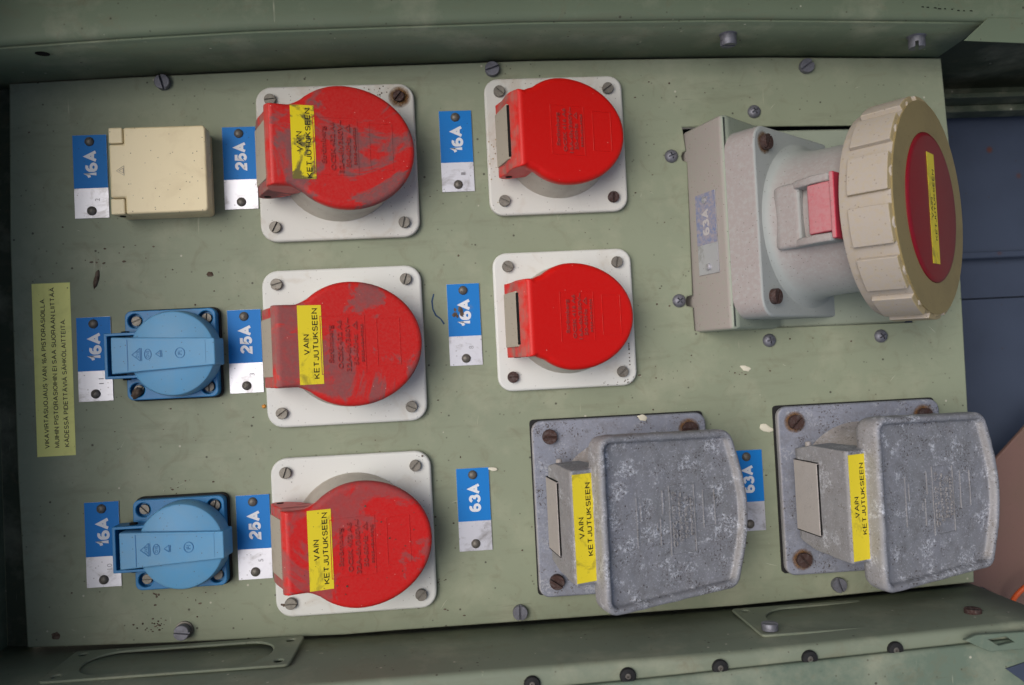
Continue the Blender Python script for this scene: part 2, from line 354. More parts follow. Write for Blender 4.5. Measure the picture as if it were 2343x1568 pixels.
# ---------------------------------------------------------------- small hardware prototypes (meshes)
def proto(o): me=o.data; bpy.data.objects.remove(o); return me
def slotted(r,h,sw=.13):
    b=MB(); n=32; b.lathe([(r*.98,0),(r,.15*h),(r,.5*h)],n)
    for sgn in (1,-1):
        y=r*sw*1.15; a0=math.asin(y/r); pts=[]
        for i in range(17):
            a=a0+(PI-2*a0)*i/16; pts.append((r*math.cos(a),sgn*r*math.sin(a)))
        inner=[(x*.93,sgn*y+(yy-sgn*y)*.93) for x,yy in pts]
        b.loft([[(x,yy,.45*h) for x,yy in pts],[(x,yy,.9*h) for x,yy in pts],[(x,yy,h) for x,yy in inner]])
    return proto(b.obj('screw_head',MT['screw']))
SCR=slotted(4.2,3.6); SCRS=slotted(3.2,2.6); SCRM=slotted(2.7,2)
def phillips():
    b=MB(); b.lathe([(3.9,0),(3.9,.6),(3.5,1.5),(2.6,2.3),(1.2,2.8),(.3,2.9)],32); o=b.obj('h',MT['screw_grey'])
    c=MB(); c.box(-2.1,2.1,-.42,.42,.8,4); o2=c.obj('c',MT['slot']); c=MB(); c.box(-.42,.42,-2.1,2.1,.8,4.1); o3=c.obj('c',MT['slot'])
    for q in (o2,o3):
        m_=o.modifiers.new('x','BOOLEAN'); m_.object=q; m_.operation='DIFFERENCE'; m_.solver='EXACT'
    bake(o)
    for q in (o2,o3): bpy.data.objects.remove(q)
    for p in o.data.polygons:
        p.use_smooth=True
    o.data.set_sharp_from_angle(angle=rad(40)); return proto(o)
PHI=phillips()
RIV=proto(MB().lathe([(2.6,0),(2.55,.5),(2.2,1.1),(1.5,1.6),(.6,1.85),(.05,1.9)],24).obj('rivet',MT['rivet']))
RUSTRING=None
# ---------------------------------------------------------------- panel
panel=thing('mounting_panel','large sage green sheet metal panel with a rectangular cutout, carrying all the sockets','panel')
TOP=[(20,191),(370,173),(790,154),(1210,139),(1742,131),(2153,133)]
RIGHT=[(2171,320),(2198,644),(2214,934)]
BOT=[(2229,1333),(1694,1386),(1300,1415),(907,1443),(786,1453),(400,1471),(62,1483)]
LEFT=[(40,1089),(22,545)]
outl=[P(*q) for q in TOP+RIGHT+BOT+LEFT][::-1]
CUT=[P(*q) for q in [(1561,291),(2066,286),(2090,738),(1590,757),(1585.5,703),(1571,700),(1569,689),(1572,679),(1585,676),(1573,371),(1562,367),(1559,358),(1562,349),(1570,346)]]
ps=sheet('panel_sheet',outl,[CUT],-2.2,0,MT['panel'],panel,.9)
# folded rim below the edge
n=len(outl); cxm=sum(p[0] for p in outl)/n; cym=sum(p[1] for p in outl)/n
ins=[(p[0]+(cxm-p[0])*.003,p[1]+(cym-p[1])*.003) for p in outl]
b=MB(); b.loft([[(x,y,-1.6) for x,y in ins],[(x,y,-16) for x,y in ins]],cap=False); b.obj('folded_rim',MT['panel'],panel)
for (x,y,a) in [(370,187,-75),(1126,157,18),(1847,150,35),(418,1445,-8),(1190,1403,88),(1921,1340,-72)]:
    p=P(x,y,3); me=SCR; put(me,'screw',panel,(p[0],p[1],.02 if y not in (1445,) else 2.4),a,MT['screw_grey'])
p=P(418,1445,3); MB().lathe([(4.9,0),(4.9,1.2),(3.6,1.3),(3.6,2.6)],28).obj('washer',MT['screw'],panel).location=(p[0]*S,p[1]*S,0)
for (x,y,a) in [(1537,356,20),(1555,688,40),(1727,254,30),(1762,779,10),(2018,769,35)]:
    p=P(x,y,2); put(PHI,'screw',panel,(p[0],p[1],.02),a,MT['screw_grey'])
# ---------------------------------------------------------------- red sockets
def uni(l,a): return l
def frame(ox,oz,t,oy=0):
    c,s=math.cos(rad(t)),math.sin(rad(t))
    return lambda u,v,w:(ox+u*c+w*s, oy+v, oz-u*s+w*c)
def tiltmat(ox,oz,t,oy=0): return Matrix.Translation((ox*S,oy*S,oz*S))@Matrix.Rotation(rad(t),4,'Y')
def lid_outline(uf,hb,a,b,n=44):
    """tab from u=uf, half height hb; rounded disc: circle b on the left, ellipse a on the right"""
    pts=[(uf,-hb)]
    th=math.asin(min(.99,hb/b)); uj=-b*math.cos(th)
    pts.append((uj-3.2,-hb-.1)); pts.append((uj-.6,-hb-1.1))
    st=-(PI-th)+.12; en=(PI-th)-.12
    for i in range(n+1):
        t=st+(en-st)*i/n; x=math.cos(t); y=math.sin(t); pts.append(((a if x>0 else b)*x,b*y))
    pts+=[(uj-.6,hb+1.1),(uj-3.2,hb+.1),(uf,hb)]
    return pts
def inset(out,d):
    n=len(out); r=[]
    for i in range(n):
        p0=Vector(out[i-1]); p=Vector(out[i]); p1=Vector(out[(i+1)%n]); t=(p1-p0).normalized(); nn=Vector((-t.y,t.x)); r.append(tuple(p+nn*d))
    return r
def red_lid_mesh(k):
    fr=frame(k['ox'],k['oz'],k['t']); o=lid_outline(k['uf'],k['hb'],k['a'],k['b']); b=MB()
    R=[[fr(u,v,w) for u,v in inset(o,d)] for d,w in ((.9,-8.5),(.25,-6),(0,-3.2),(.35,-1.6),(1.2,-.5),(2.6,0))]
    b.loft(R)
    c,s=math.cos(rad(k['t'])),math.sin(rad(k['t']))
    F=fr(k['uf'],0,-1.2)
    prof=[(F[0]+2,F[2]-.6),(F[0]-1.2*k['rd'],F[2]-2.0*k['rd']),(F[0]-3.6*k['rd'],F[2]-5.2*k['rd']),(F[0]-5.2*k['rd'],F[2]-10),(k['lx']+3,22),(k['lx'],15),(k['lx']+1.6,11.8),(k['lx']+6,11),(k['lx']+16,15.5),(k['lx']+26,25),fr(k['uf']+24,0,-6)[::2],fr(k['uf']+4,0,-1.5)[::2]]
    b.prismY(prof,-k['hb']+.1,k['hb']-.1)
    # wall of the recess for the cream hinge body is left plain; remesh melts everything into one moulding
    ob=b.obj('lid',MT['white'],smooth=False)
    m=ob.modifiers.new('r','REMESH'); m.mode='VOXEL'; m.voxel_size=.0005; m.use_smooth_shade=True
    m=ob.modifiers.new('s','SMOOTH'); m.factor=.5; m.iterations=7
    bake(ob); ob.data.shade_smooth(); return proto(ob)
K25=dict(ox=9,oz=35.3,t=15.5,uf=-39.5,hb=21.3,a=37.5,b=33,lx=-42.3,rd=.55)
K16=dict(ox=2.5,oz=33.5,t=18,uf=-28,hb=20.6,a=36,b=29,lx=-34.5,rd=1.)
LID25=red_lid_mesh(K25); LID16=red_lid_mesh(K16)
def sticker(parent,fr,u0,u1,v0,v1,w,mat,scale=1.,lines=None,name='sticker'):
    st=MB().prism([(u0,v0),(u1,v0),(u1,v1),(u0,v1)],w,w+.12,fr).obj(name,mat,parent,smooth=False)
    W=u1-u0; H=v1-v0; cv=(v0+v1)/2
    T=lambda x,y,z: fr(x,y,w+.17)
    L=36.4*scale
    ln=[('VAIN',u0+W*.45,cv-5.2,10.6*scale,2.85),('KETJUTUKSEEN',u0+W*.83,lines if lines is not None else cv-17.6*scale,L,2.75)]
    stroked('lettering',ln,MT['ink'],st,T,.15,.1); return st
def box_emboss(parent,fr,u0,u1,v0,v1,w,mat,name,t=.35,h=.2):
    b=MB(); 
    for a in ((u0,u1,v0,v0+t),(u0,u1,v1-t,v1),(u0,u0+t,v0+t,v1-t),(u1-t,u1,v0+t,v1-t)): b.prism([(a[0],a[2]),(a[1],a[2]),(a[1],a[3]),(a[0],a[3])],w-.3,w+h,fr)
    return b.obj(name,mat,parent,smooth=False)
def red_socket(v,label,k,W,H,redmat,sticker_mat,group,rz=0,srot=(0,0,0,0),smats=None,wmat='white',letters=None,lrz=0):
    c=P(*v); t=thing('flanged_socket',label,'socket',(c[0],c[1],0),group,rz)
    big=k is K25
    MB().prism(rrect(W,H,9 if big else 8,6),.05,4.6).obj('flange_plate',MT[wmat],t,bevel=1.5,seg=4)
    R=34 if big else 31
    pr=MB(); f2=frame(k['ox']-1,k['oz']-8.6,k['t'])
    n=48; pr.loft([[(1+R*math.cos(a),R*math.sin(a),4.5) for a in [2*PI*i/n for i in range(n)]],[f2((k['b']-1.6)*math.cos(a),(k['b']-1.6)*math.sin(a),0) for a in [2*PI*i/n for i in range(n)]]])
    pr.obj('collar',MT['white_dusty'],t)
    lid=link(bpy.data.objects.new('lid',k['mesh']),t); lid.material_slots[0].link='OBJECT'; lid.material_slots[0].material=redmat
    fr=frame(k['ox'],k['oz'],k['t'])
    # cream hinge body set in the sloping hinge face, with its slot
    F=fr(k['uf'],0,-1.2); a=Vector((F[0]-3.0,F[2]-4.2)); bb=Vector((k['lx']+.35,15.5)); d=(a-bb); nn=Vector((-d.y,d.x)).normalized()*(-1 if -d.y*1>0 else 1)
    nn=Vector((-abs(d.y),abs(d.x))).normalized()
    bb=Vector((k['lx']+.3,15.0)); a=Vector((F[0]-5.2*k['rd'],F[2]-10)); a=bb+(a-bb)*1.28; d=a-bb; nn=Vector((-abs(d.y),abs(d.x))).normalized(); q0=bb+nn*.9; q1=bb+d*.93+nn*.9; hy=15.5 if big else 14.8
    MB().prismY([tuple(bb-nn*3),tuple(q0),tuple(q1),tuple(bb+d*.93-nn*3)],-hy,hy).obj('hinge_body',MT['cream'],t,bevel=.3)
    s0=bb+d*.93+nn*.6; s1=bb+d*1.0+nn*.5
    MB().prismY([tuple(s0-nn*1),tuple(s0+nn*.25),tuple(s0+(s1-s0)*.5+nn*.25),tuple(s1-nn*1)],-hy+1,hy-1).obj('slot',MT['slot'],t,smooth=False)
    for sy in (-1,1):
        y=sy*(k['hb']-.4); o=MB().lathe([(1.9,0),(1.9,.55),(1.2,.56)],20).obj('hinge_pin',MT['slot'],t); o.location=((k['lx']+5.5)*S,y*S,17*S); o.rotation_euler=(rad(-90*sy),0,0)
    u=.62 if not big else .69
    sc_=1 if big else .88
    e0,e1=(-16.5,6.5) if big else (-9.5,10.5)
    box_emboss(lid,fr,e0,e1,-15.5*sc_,15*sc_,0,redmat,'embossed_frame')
    box_emboss(lid,fr,(12.5 if big else 15.5),(25 if big else 27),-12*sc_,13*sc_,0,redmat,'embossed_frame')
    T=lambda x,y,z: fr(x,y,-.05+z)
    if big: ln=[('Strömberg',-10.4,-9.5,19.5,2.4),('OCSK 432 A6',-5.7,-13,25.5,2.3),('32A-6h/380V~',-1.6,-14.4,28,2.3),('50-60Hz  \u25b3',2.3,-11.2,23,2.3),('5935-424-9328',5.4,-9.8,20,1.3)]
    else: ln=[('Strömberg',-4.6,-9,18,2.0),('OCSK 416 A6',-.6,-12,23.5,2.0),('16A-6h/380V~',3.0,-12.6,25,2.0),('50-60Hz  \u25b3',6.2,-10.5,20.5,2.0),('5935-424-9326',9.2,-9,18,1.2)]
    lettering('embossed_lettering',ln,MT['raised'],lid,T,bold=.02,ext=.5)
    if sticker_mat: sticker(lid,fr,-27.6,-15.6,-20.2 if c[1]<100 else -18,20.6,.04,sticker_mat,lines=-17.4)
    dx=W/2-8.6; dy=H/2-8
    for i,(sx,sy) in enumerate(((-1,1),(1,1),(1,-1),(-1,-1))):
        put(SCRS,'screw',t,(sx*dx,sy*dy,4.62),srot[i],(smats or {}).get(i,MT['screw']))
    return t
K25['mesh']=LID25; K16['mesh']=LID16
G25='large red capped sockets in the 25A column'; G16='smaller red capped sockets in the 16A column'
r1=red_socket((775.5,375.5),'top red lidded socket beside a 25A tag, streaked with grey dust, one screw rusted',K25,89,88,redm('dust streaked red lid',.85,3.6),MT['yellow_dirty'],G25,srot=(5,50,75,62),smats={1:MT['screw_rust']},wmat='white_stained')
r2=red_socket((791,792),'middle red round-lidded socket of the 25A column with lightly smudged yellow sticker',K25,89,88,redm('scuffed red lid',.75,5.35),MT['yellow'],G25,srot=(15,72,-25,35))
r3=red_socket((812,1217),'bottom red round-lidded socket of the 25A column, speckled with tiny dark spots',K25,89,88,redm('speckled red lid',.55,9.1,(200,24,22)),MT['yellow'],G25,srot=(70,45,42,0))
s1=red_socket((1270,337),'upper clean bright red socket lid without sticker, beside the topmost middle 16A tag',K16,80,79,redm('bright red lid',.0,12.4,(206,16,8)),None,G16,srot=(-40,35,88,-28),wmat='white_stained',smats={2:MT['screw_rust']})
s2=red_socket((1290,732),'lower clean bright red socket lid without sticker, right of the scratched 16A tag',K16,80,79,redm('bright red lid two',.0,15.7,(206,16,8)),None,G16,srot=(-30,80,40,0),smats={3:MT['screw_rust']})
# rust bloom round the corner screw of the top socket
def stain(parent,loc,r,name='rust_stain',mat='rust',T=None,seed=0):
    random.seed(seed); pts=[(r*(.85+.3*random.random())*math.cos(2*PI*i/18),r*(.85+.3*random.random())*math.sin(2*PI*i/18)) for i in range(18)]
    b=MB().prism(pts,0,.06); 
    o=b.obj(name,MT[mat],parent,smooth=False); o.location=[c*S for c in loc]; return o
def stainmat():
    m=M('feathered rust stain',lin((128,92,52)),.8); m.vec=m.tc.outputs['Object']
    ln=m.n('ShaderNodeVectorMath',operation='LENGTH'); m.l(m.vec,ln.inputs[0]); a=m.ramp(ln.outputs['Value'],.0038,.0066,.75,0)
    nz=m.ramp(m.noise(350,5),.3,.6,.4,1.1); al=m.math('MULTIPLY',a,nz); m.l(al,m.b.inputs['Alpha']); return m.m
MT['rust']=stainmat()
stain(r1,(44.5-8.2,44-8,4.63),7.6,seed=3)
def specks_on(parent,fr,pts,name='fly_specks',mat='dirt'):
    b=MB()
    for u,v,r in pts: b.prism([(u+r*math.cos(i*PI/3),v+r*math.sin(i*PI/3)) for i in range(6)],0,.25,fr)
    o=b.obj(name,MT[mat],parent,smooth=False); o['kind']='stuff'; return o
random.seed(11); _f=frame(9,35.3,15.5)
specks_on(r3.children[2],_f,[(2,20,.55),(14,2,.5),(17,1,.3),(10,11,.45),(22,-3,.35),(-9,-20,.55),(-14,-19,.35),(-10,-24,.3),(27,5,.35),(-28,-16,.3),(-22,19,.3),(6,-12,.3),(20,-16,.3)]+[(random.uniform(-30,30),random.uniform(-20,20),.2) for _ in range(26)])
specks_on(r3,lambda x,y,z:(x,y,4.6+z),[(-40,-37,.9),(-41.2,-36.6,.6),(-38.9,-37.4,.5),(40,41,.6)]+[(random.choice((-1,1))*random.uniform(33,43),random.uniform(-42,42),random.uniform(.12,.25)) for _ in range(30)])
specks_on(r1,lambda x,y,z:(x,y,4.6+z),[(20+random.gauss(0,7),40+random.gauss(0,1.2),random.uniform(.2,.5)) for _ in range(24)])
specks_on(s1,lambda x,y,z:(x,y,4.6+z),[(-37+random.gauss(0,1.2),-8+random.gauss(0,10),random.uniform(.2,.5)) for _ in range(16)],'stain_specks','stainbrown')
specks_on(s2,lambda x,y,z:(x,y,4.6+z),[(random.uniform(20,38),-37+random.gauss(0,1),random.uniform(.15,.35)) for _ in range(14)]+[(36,-18+random.gauss(0,4),.4) for _ in range(10)])
# ---------------------------------------------------------------- cast grey sockets
def grey_lid_mesh():
    fr=frame(11,50,20); out=[]
    def arc(cx,cy,r,a0,a1,n=6):
        for i in range(n+1):
            a=rad(a0+(a1-a0)*i/n); out.append((cx+r*math.cos(a),cy+r*math.sin(a)))
    arc(-29.5,-36.5,7.5,180,265); arc(38,-33.5,8,278,345,6)
    out.append((50.5,-20)); out.append((52.6,-8)); out.append((53,0)); out.append((52.6,8)); out.append((50.5,20))
    arc(38,34.5,8,15,82,6); arc(-29.5,37.5,7.5,95,180)
    b=MB()
    b.loft([[fr(u,v,w) for u,v in inset(out,d)] for d,w in ((2.2,-11),(.6,-8),(0,-4),(0,2.2),(.8,3.8),(2.0,4.2),(3.2,3.8),(3.9,2.4),(4.1,0.0),(7,-.1))])
    A=fr(-48,0,-4.6); B=fr(-37,0,-4.6)
    prof=[(A[0],A[2]),(A[0]-1.2,A[2]-1.4),(-41,30),(-43.2,18),(-42.4,13),(-36,12),(-26,24),(-20,40),(B[0],B[2]-4),(B[0],B[2])]
    n=len(prof); 
    def hy(p): return 28.6-(p[1]<22)*3.2
    v=[(x,-hy((x,z)),z) for x,z in prof]+[(x,hy((x,z)),z) for x,z in prof]
    b.add(v,[tuple(range(n)),tuple(range(n,2*n))[::-1]]+[(i,(i+1)%n,n+(i+1)%n,n+i) for i in range(n)])
    ob=b.obj('lid',MT['cast_lid'],smooth=False)
    m=ob.modifiers.new('r','REMESH'); m.mode='VOXEL'; m.voxel_size=.0006; m.use_smooth_shade=True
    m=ob.modifiers.new('s','SMOOTH'); m.factor=.5; m.iterations=3
    bake(ob)
    nn=[v.normal.copy() for v in ob.data.vertices]; cc=[v.co+n_*(noise.noise(v.co*160)*.00025) for v,n_ in zip(ob.data.vertices,nn)]
    ob.data.vertices.foreach_set('co',[c for q in cc for c in q]); ob.data.update()
    ob.data.shade_smooth(); return proto(ob)
GLID=grey_lid_mesh()
def grey_socket(v,label,W,H,rots,group,hinge=0):
    c=P(*v); t=thing('cast_metal_socket',label,'socket',(c[0],c[1],0),group)
    MB().prism(rrect(W+.2,H+.2,2.2,4,-.5,.5),.05,1.4).obj('gasket',MT['rubber'],t)
    MB().prism(rrect(W,H,6,5),1.4,6).obj('flange_plate',MT['cast_plate'],t,bevel=1.3,seg=3)
    n=48; fr=frame(11,50,20); f2=frame(10,50,20)
    A=[2*PI*i/n for i in range(n)]
    MB().loft([[(-1+38*math.cos(a),38*math.sin(a),5.9) for a in A],[(0+36*math.cos(a),36*math.sin(a),9) for a in A],[f2(33*math.cos(a),33*math.sin(a),-9) for a in A]]).obj('collar',MT['cast_collar'],t)
    lid=link(bpy.data.objects.new('lid',GLID),t)
    # hinge body
    a=Vector((-40.2,37)); bb=Vector((-43.4,15)); d=a-bb; nn=Vector((-d.y,d.x)).normalized()
    if nn.x>0: nn=-nn
    MB().prismY([tuple(bb-nn*3),tuple(bb+nn*1.1),tuple(a+nn*1.1),tuple(a-nn*3)],-19.5,19.5).obj('hinge_body',MT['cast_hinge'],t,bevel=.5)
    MB().prismY([tuple(a-nn*2),tuple(a+nn*.75),tuple(a+d.normalized()*.35+nn*.35),tuple(a+d.normalized()*.35-nn*2)],-19,19).obj('slot',MT['slot'],t,smooth=False)
    for sy in (-1,1): 
        MB().prismY([tuple(bb-nn*2),tuple(bb+nn*.95),tuple(a+nn*.9),tuple(a-nn*2)],sy*19.7-.18,sy*19.7+.18).obj('joint',MT['slot'],t,smooth=False)
        o=MB().lathe([(1.7,0),(1.7,3.2),(1.3,3.8),(.2,4)],16).obj('hinge_pin',MT['cast_hinge'],t); o.location=(-37*S,sy*25.5*S,19*S); o.rotation_euler=(rad(-90*sy),0,0)
    f3=frame(11,50,20)
    box_emboss(lid,f3,5,21,-20,16,-.1,MT['cast_lid'],'embossed_frame',.6,.45); box_emboss(lid,f3,26,34,-8,12,-.1,MT['cast_lid'],'embossed_frame',.6,.45)
    b=MB()
    for a_ in ((-15,-14.2,-13,12),(-12.5,-11.8,0,9),(-1,-.2,-14,0),(-3,-2.2,-6,-2),(.8,1.6,2,14)): b.prism([(a_[0],a_[2]),(a_[1],a_[2]),(a_[1],a_[3]),(a_[0],a_[3])],-.3,.35,f3)
    b.obj('embossed_mark',MT['cast_lid'],lid,smooth=False)
    lettering('embossed_lettering',[('OCSK 463 A6',9.2,-16,29,2.6),('63A-6h/380V~',13,-14,26,2.3),('50-60Hz \u25b3',16.4,-12,22,2.2),('5935-424-9330',19.4,-11,20,1.5)],MT['cast_lid'],lid,lambda x,y,z:f3(x,y,-.1+z),bold=.02,ext=.8)
    # sticker on the upper hinge surface
    W0=-4.6
    sticker(lid,f3,-48.4,-36.6,-27,26.6,W0+.25,MT['yellow'],lines=-14.3)
    dx=W/2-10; dy=H/2-9
    for i,(sx,sy) in enumerate(((-1,1),(1,1),(1,-1),(-1,-1))):
        put(SCR,'screw',t,(sx*dx,sy*dy,6.02),rots[i],MT['screw_rust'])
    for sx,sy in ((-1,-1),(1,1),(-1,1)) if hinge else ((1,1),):
        stain(t,(sx*dx,sy*dy,6.06),7.0,seed=int(5+sx*2+sy))
    return t
GG='grey cast metal sockets with big hinged lids'
g1=grey_socket((1421,1150),'left grey cast metal socket, its big hinged lid half hiding a 63A tag',100.5,99.5,(0,0,20,-35),GG)
g2=grey_socket((1963,1110),'grey corroded cast metal socket with big hinged lid at the right end of the panel',97,97,(45,0,20,-55),GG,1)
# ---------------------------------------------------------------- blue sockets
def blue_socket(v,label,rots):
    c=P(*v); t=thing('blue_socket',label,'socket',(c[0],c[1],0),'blue household sockets with spring lids')
    MB().prism(rrect(50.6,50.6,4),.05,3).obj('gasket',MT['rubber'],t,bevel=.5)
    cs=[(-19,19),(19,19),(19,-19),(-19,-19)]
    sheet('flange_plate',rrect(49,49,3.5),[circ(x,y,3.9)[::-1] for x,y in cs],3,8.2,MT['blue_dark'],t,.5)
    MB().prism(rrect(48,48,3),3.01,4.6).obj('flange_back',MT['blue_dark'],t)
    for (x,y),a in zip(cs,rots): put(SCRM,'screw',t,(x,y,4.62),a)
    MB().lathe([(23.4,8),(23.6,9),(23,17),(22.4,18.2),(21.6,18.6)],64,cx=4).obj('lid',MT['blue'],t)
    lid=t.children[-1]
    b=MB(); zt=21.8
    v8=[(-26.5,-10,12),(28,-7.3,7),(28,7.3,7),(-26.5,10,12),(-26.5,-9.8,zt),(27.2,-7.2,zt-1.2),(27.2,7.2,zt-1.2),(-26.5,9.8,zt)]
    b.add(v8,[(3,2,1,0),(4,5,6,7),(0,1,5,4),(1,2,6,5),(2,3,7,6),(3,0,4,7)]); band=b.obj('lid_band',MT['blue'],t,bevel=.7)
    # bracket
    U=[(-32,-12.3),(-14,-12.3),(-14,-10.7),(-30.2,-10.7),(-30.2,10.7),(-14,10.7),(-14,12.3),(-32,12.3)]
    MB().prism(U,5.5,17.5).obj('hinge_bracket',MT['blue_dark'],t,bevel=.4)
    MB().prism([(-30.3,-10.8),(-24.4,-10.8),(-24.4,10.8),(-30.3,10.8)],5.6,7).obj('hinge_floor',MT['slot'],t,smooth=False)
    for sy in (-1,1):
        o=MB().lathe([(2.1,-.6),(2.1,.9),(1.2,1.0)],16).obj('hinge_pin',MT['slot'],t); o.location=(-22.5*S,sy*12.3*S,12.5*S); o.rotation_euler=(rad(-90*sy),0,0)
    fr=lambda x,y,z:(x,y,zt-.0218*(x+26.5)+z)
    MB().prism([(-18.3,-8.6),(-17.9,-8.6),(-17.9,8.3),(-18.3,8.3)],0,.22,fr).obj('moulded_line',MT['blue_dark'],band,smooth=False)
    b=MB(); b.prism([(-17.5,7.9),(22,6),(22,6.3),(-17.5,8.2)],-.1,.15,fr); b.prism([(22,-6),(22.3,-6),(22.3,6),(22,6)],-.1,.15,fr); b.obj('moulded_line',MT['blue'],band,smooth=False)
    b=MB()
    def seg(x0,y0,x1,y1,w=.35):
        d=Vector((x1-x0,y1-y0)).normalized(); q=Vector((-d.y,d.x))*w/2; b.prism([(x0+q.x,y0+q.y),(x0-q.x,y0-q.y),(x1-q.x,y1-q.y),(x1+q.x,y1+q.y)],-.1,.28,fr)
    for x,hh,w_ in ((-15.8,3.4,4.2),(-3.6,1.8,2.5)):
        seg(x,0,x+w_,hh);seg(x,0,x+w_,-hh);seg(x+w_,-hh,x+w_,hh);seg(x+w_+.7,-hh,x+w_+.7,hh)
    for cx_,rx,ry in ((-7.6,1.7,2.7),(9,2.4,2.7)):
        pts=[(cx_+rx*math.cos(2*PI*i/20),ry*math.sin(2*PI*i/20)) for i in range(21)]
        for p,q in zip(pts,pts[1:]): seg(*p,*q)
    b.obj('moulded_symbols',MT['blue_dark'],band,smooth=False)
    lettering('moulded_lettering',[('DVE',-12.2,-1.8,3.6,1.5),('OVE',-6.9,-1.8,3.6,1.5),('FI',9.9,-1.1,2.2,1.9)],MT['blue_dark'],band,lambda x,y,z:fr(x,y,.05+z),ext=.2)
    return t
b1=blue_socket((405,810.5),'upper blue socket with spring lid, cocoon debris at its lower left corner',(20,85,88,30))
b2=blue_socket((424,1234.5),'lower blue socket with spring lid, nearest the bottom wall, lid speckled with dirt',(-45,75,35,0))
# ---------------------------------------------------------------- beige socket
c=P(361.5,386.5,20); bw=thing('beige_socket','square beige plastic socket with flat lid between a 16A and a 25A tag','socket',(c[0],c[1],0))
MB().prism(rrect(49.5,46.5,2.5,5,-1.6,0),.05,9).obj('box_body',MT['beige'],bw,bevel=.8)
MB().prism([(-25.9+x,y) for x,y in []] or rrect(48.6,45.6,2,5,-1.6,0),8.9,10).obj('seam',MT['slot'],bw,smooth=False)
x0,x1,y0,y1=-26.2,25.2,-23.6,23.6; nx=7.4; ny=8.6
MB().prism([(x0,y0+ny+.4),(x0+nx+.4,y0+ny+.4),(x0+nx+.4,y0),(x1-2,y0),(x1-.6,y0+.6),(x1,y0+2),(x1,y1-2),(x1-.6,y1-.6),(x1-2,y1),(x0+nx+.4,y1),(x0+nx+.4,y1-ny-.4),(x0,y1-ny-.4)],9.9,18.5).obj('lid',MT['beige'],bw,bevel=1.3,seg=4)
for sy in (1,-1):
    ys=sorted((sy*23.6,sy*(23.6-ny))); MB().prism([(x0,ys[0]),(x0+nx,ys[0]),(x0+nx,ys[1]),(x0,ys[1])],9.9,18.4).obj('hinge_block',MT['beige'],bw,bevel=.8,seg=3)
b=MB()
def tri(b,x,y,w_,hh,t=.25,z=18.52):
    P_=[(x,y),(x+w_,y+hh),(x+w_,y-hh)]
    for i in range(3):
        p=Vector(P_[i]); q=Vector(P_[(i+1)%3]); d=(q-p).normalized(); nrm=Vector((-d.y,d.x))*t/2
        b.prism([tuple(p+nrm),tuple(p-nrm),tuple(q-nrm),tuple(q+nrm)],z-.2,z+.12)
tri(b,-22.5,0,4,2.6); tri(b,-21.2,0,2.3,1.3)
b.obj('moulded_triangle',MT['cream'],bw,smooth=False)
o=MB().lathe([(1.6,0),(1.6,.6),(.9,.7)],14).obj('hinge_pin',MT['slot'],bw); o.location=(-22*S,-23.4*S,13.5*S); o.rotation_euler=(rad(90),0,0)
# ---------------------------------------------------------------- nameplates
def nameplate(v,txt,label,num='',group=None,smudge=None,scr=None):
    c=P(*v); t=thing('rating_tag',label,'tag',(c[0],c[1],0),group)
    MB().box(-9.3,9.3,-23.4,23.4,.05,.75).obj('aluminium_plate',MT['alu'],t,smooth=False)
    MB().box(-9.25,9.25,-6.6,23.35,.7,.84).obj('blue_field',MT['enamel'],t,smooth=False)
    stroked('lettering',[(txt,4.0,-1.4,16.0,6.7)],MT['ink_white'],t,lambda x,y,z:(x,y,.9+z),.235,.04)
    if num: lettering('engraved_number',[(num,4.5,-14,1.6*len(num),2.6)],MT['ink_soft'],t,lambda x,y,z:(x,y,.8))
    for y in (19.6,-19.4): put(RIV,'rivet',t,(0,y,.72),random.random()*90)
    if smudge:
        random.seed(smudge); b=MB()
        for k in range(6):
            x=random.uniform(-6,0); y=random.uniform(4,10); r=random.uniform(.8,2); b.prism([(x+r*random.uniform(.5,1.1)*math.cos(i),y+r*random.uniform(.6,1.3)*math.sin(i)) for i in [q*.7 for q in range(9)]],.84,.98+.03*k)
        b.obj('scraped_spot',MT['dirt'],t,smooth=False)
    return t
GT='blue and silver current rating tags'
for v,tx,lb,nm,sm in [((209,405),'16A','16A tag left of the square beige socket','2',0),((550,385.5),'25A','25A tag between the beige socket and the dusty top red lid','',0),
 ((1044.5,347),'16A','16A tag left of the upper bright red lid, brown residue under its top rivet','1',0),((218,822),'16A','16A tag left of the upper blue socket, partly under its hinge','11',0),
 ((562,804),'25A','25A tag left of the middle large red lid','3',0),((1062.5,743),'16A','16A tag with a scraped dark patch over the figures','8',5),
 ((236.5,1245),'16A','16A tag left of the lower blue socket, partly under its hinge','10',0),((582,1228),'25A','25A tag left of the bottom large red lid','5',0),
 ((1084.5,1165),'63A','63A tag in full view with a white flake at its upper right corner','',0),((1710,1122),'63A','63A tag half hidden behind the left grey cast lid','',0)]:
    nameplate(v,tx,lb,nm,GT,sm)
# ---------------------------------------------------------------- long yellow sticker
c=P(123,845.5); ys=thing('warning_sticker','long pale yellow sticker with three lines of Finnish text at the left edge','sticker',(c[0],c[1],0))
MB().box(-10.3,10.3,-48,48,.04,.2).obj('sticker_film',MT['yellow_pale'],ys,smooth=False)
stroked('lettering',[('VIKAVIRTASUOJAUS VAIN 16A PISTORASIOILLA.',-3.6,-43.6,83.5,2.45),('MUIHIN PISTORASIOIHIN EI SAA SUORAAN LIITTÄÄ',1.8,-43.4,89,2.45),('KÄDESSÄ PIDETTÄVIÄ SÄHKÖLAITTEITA.',7.1,-43.2,71,2.45)],MT['ink'],ys,lambda x,y,z:(x,y,.26+z),.14,.1)
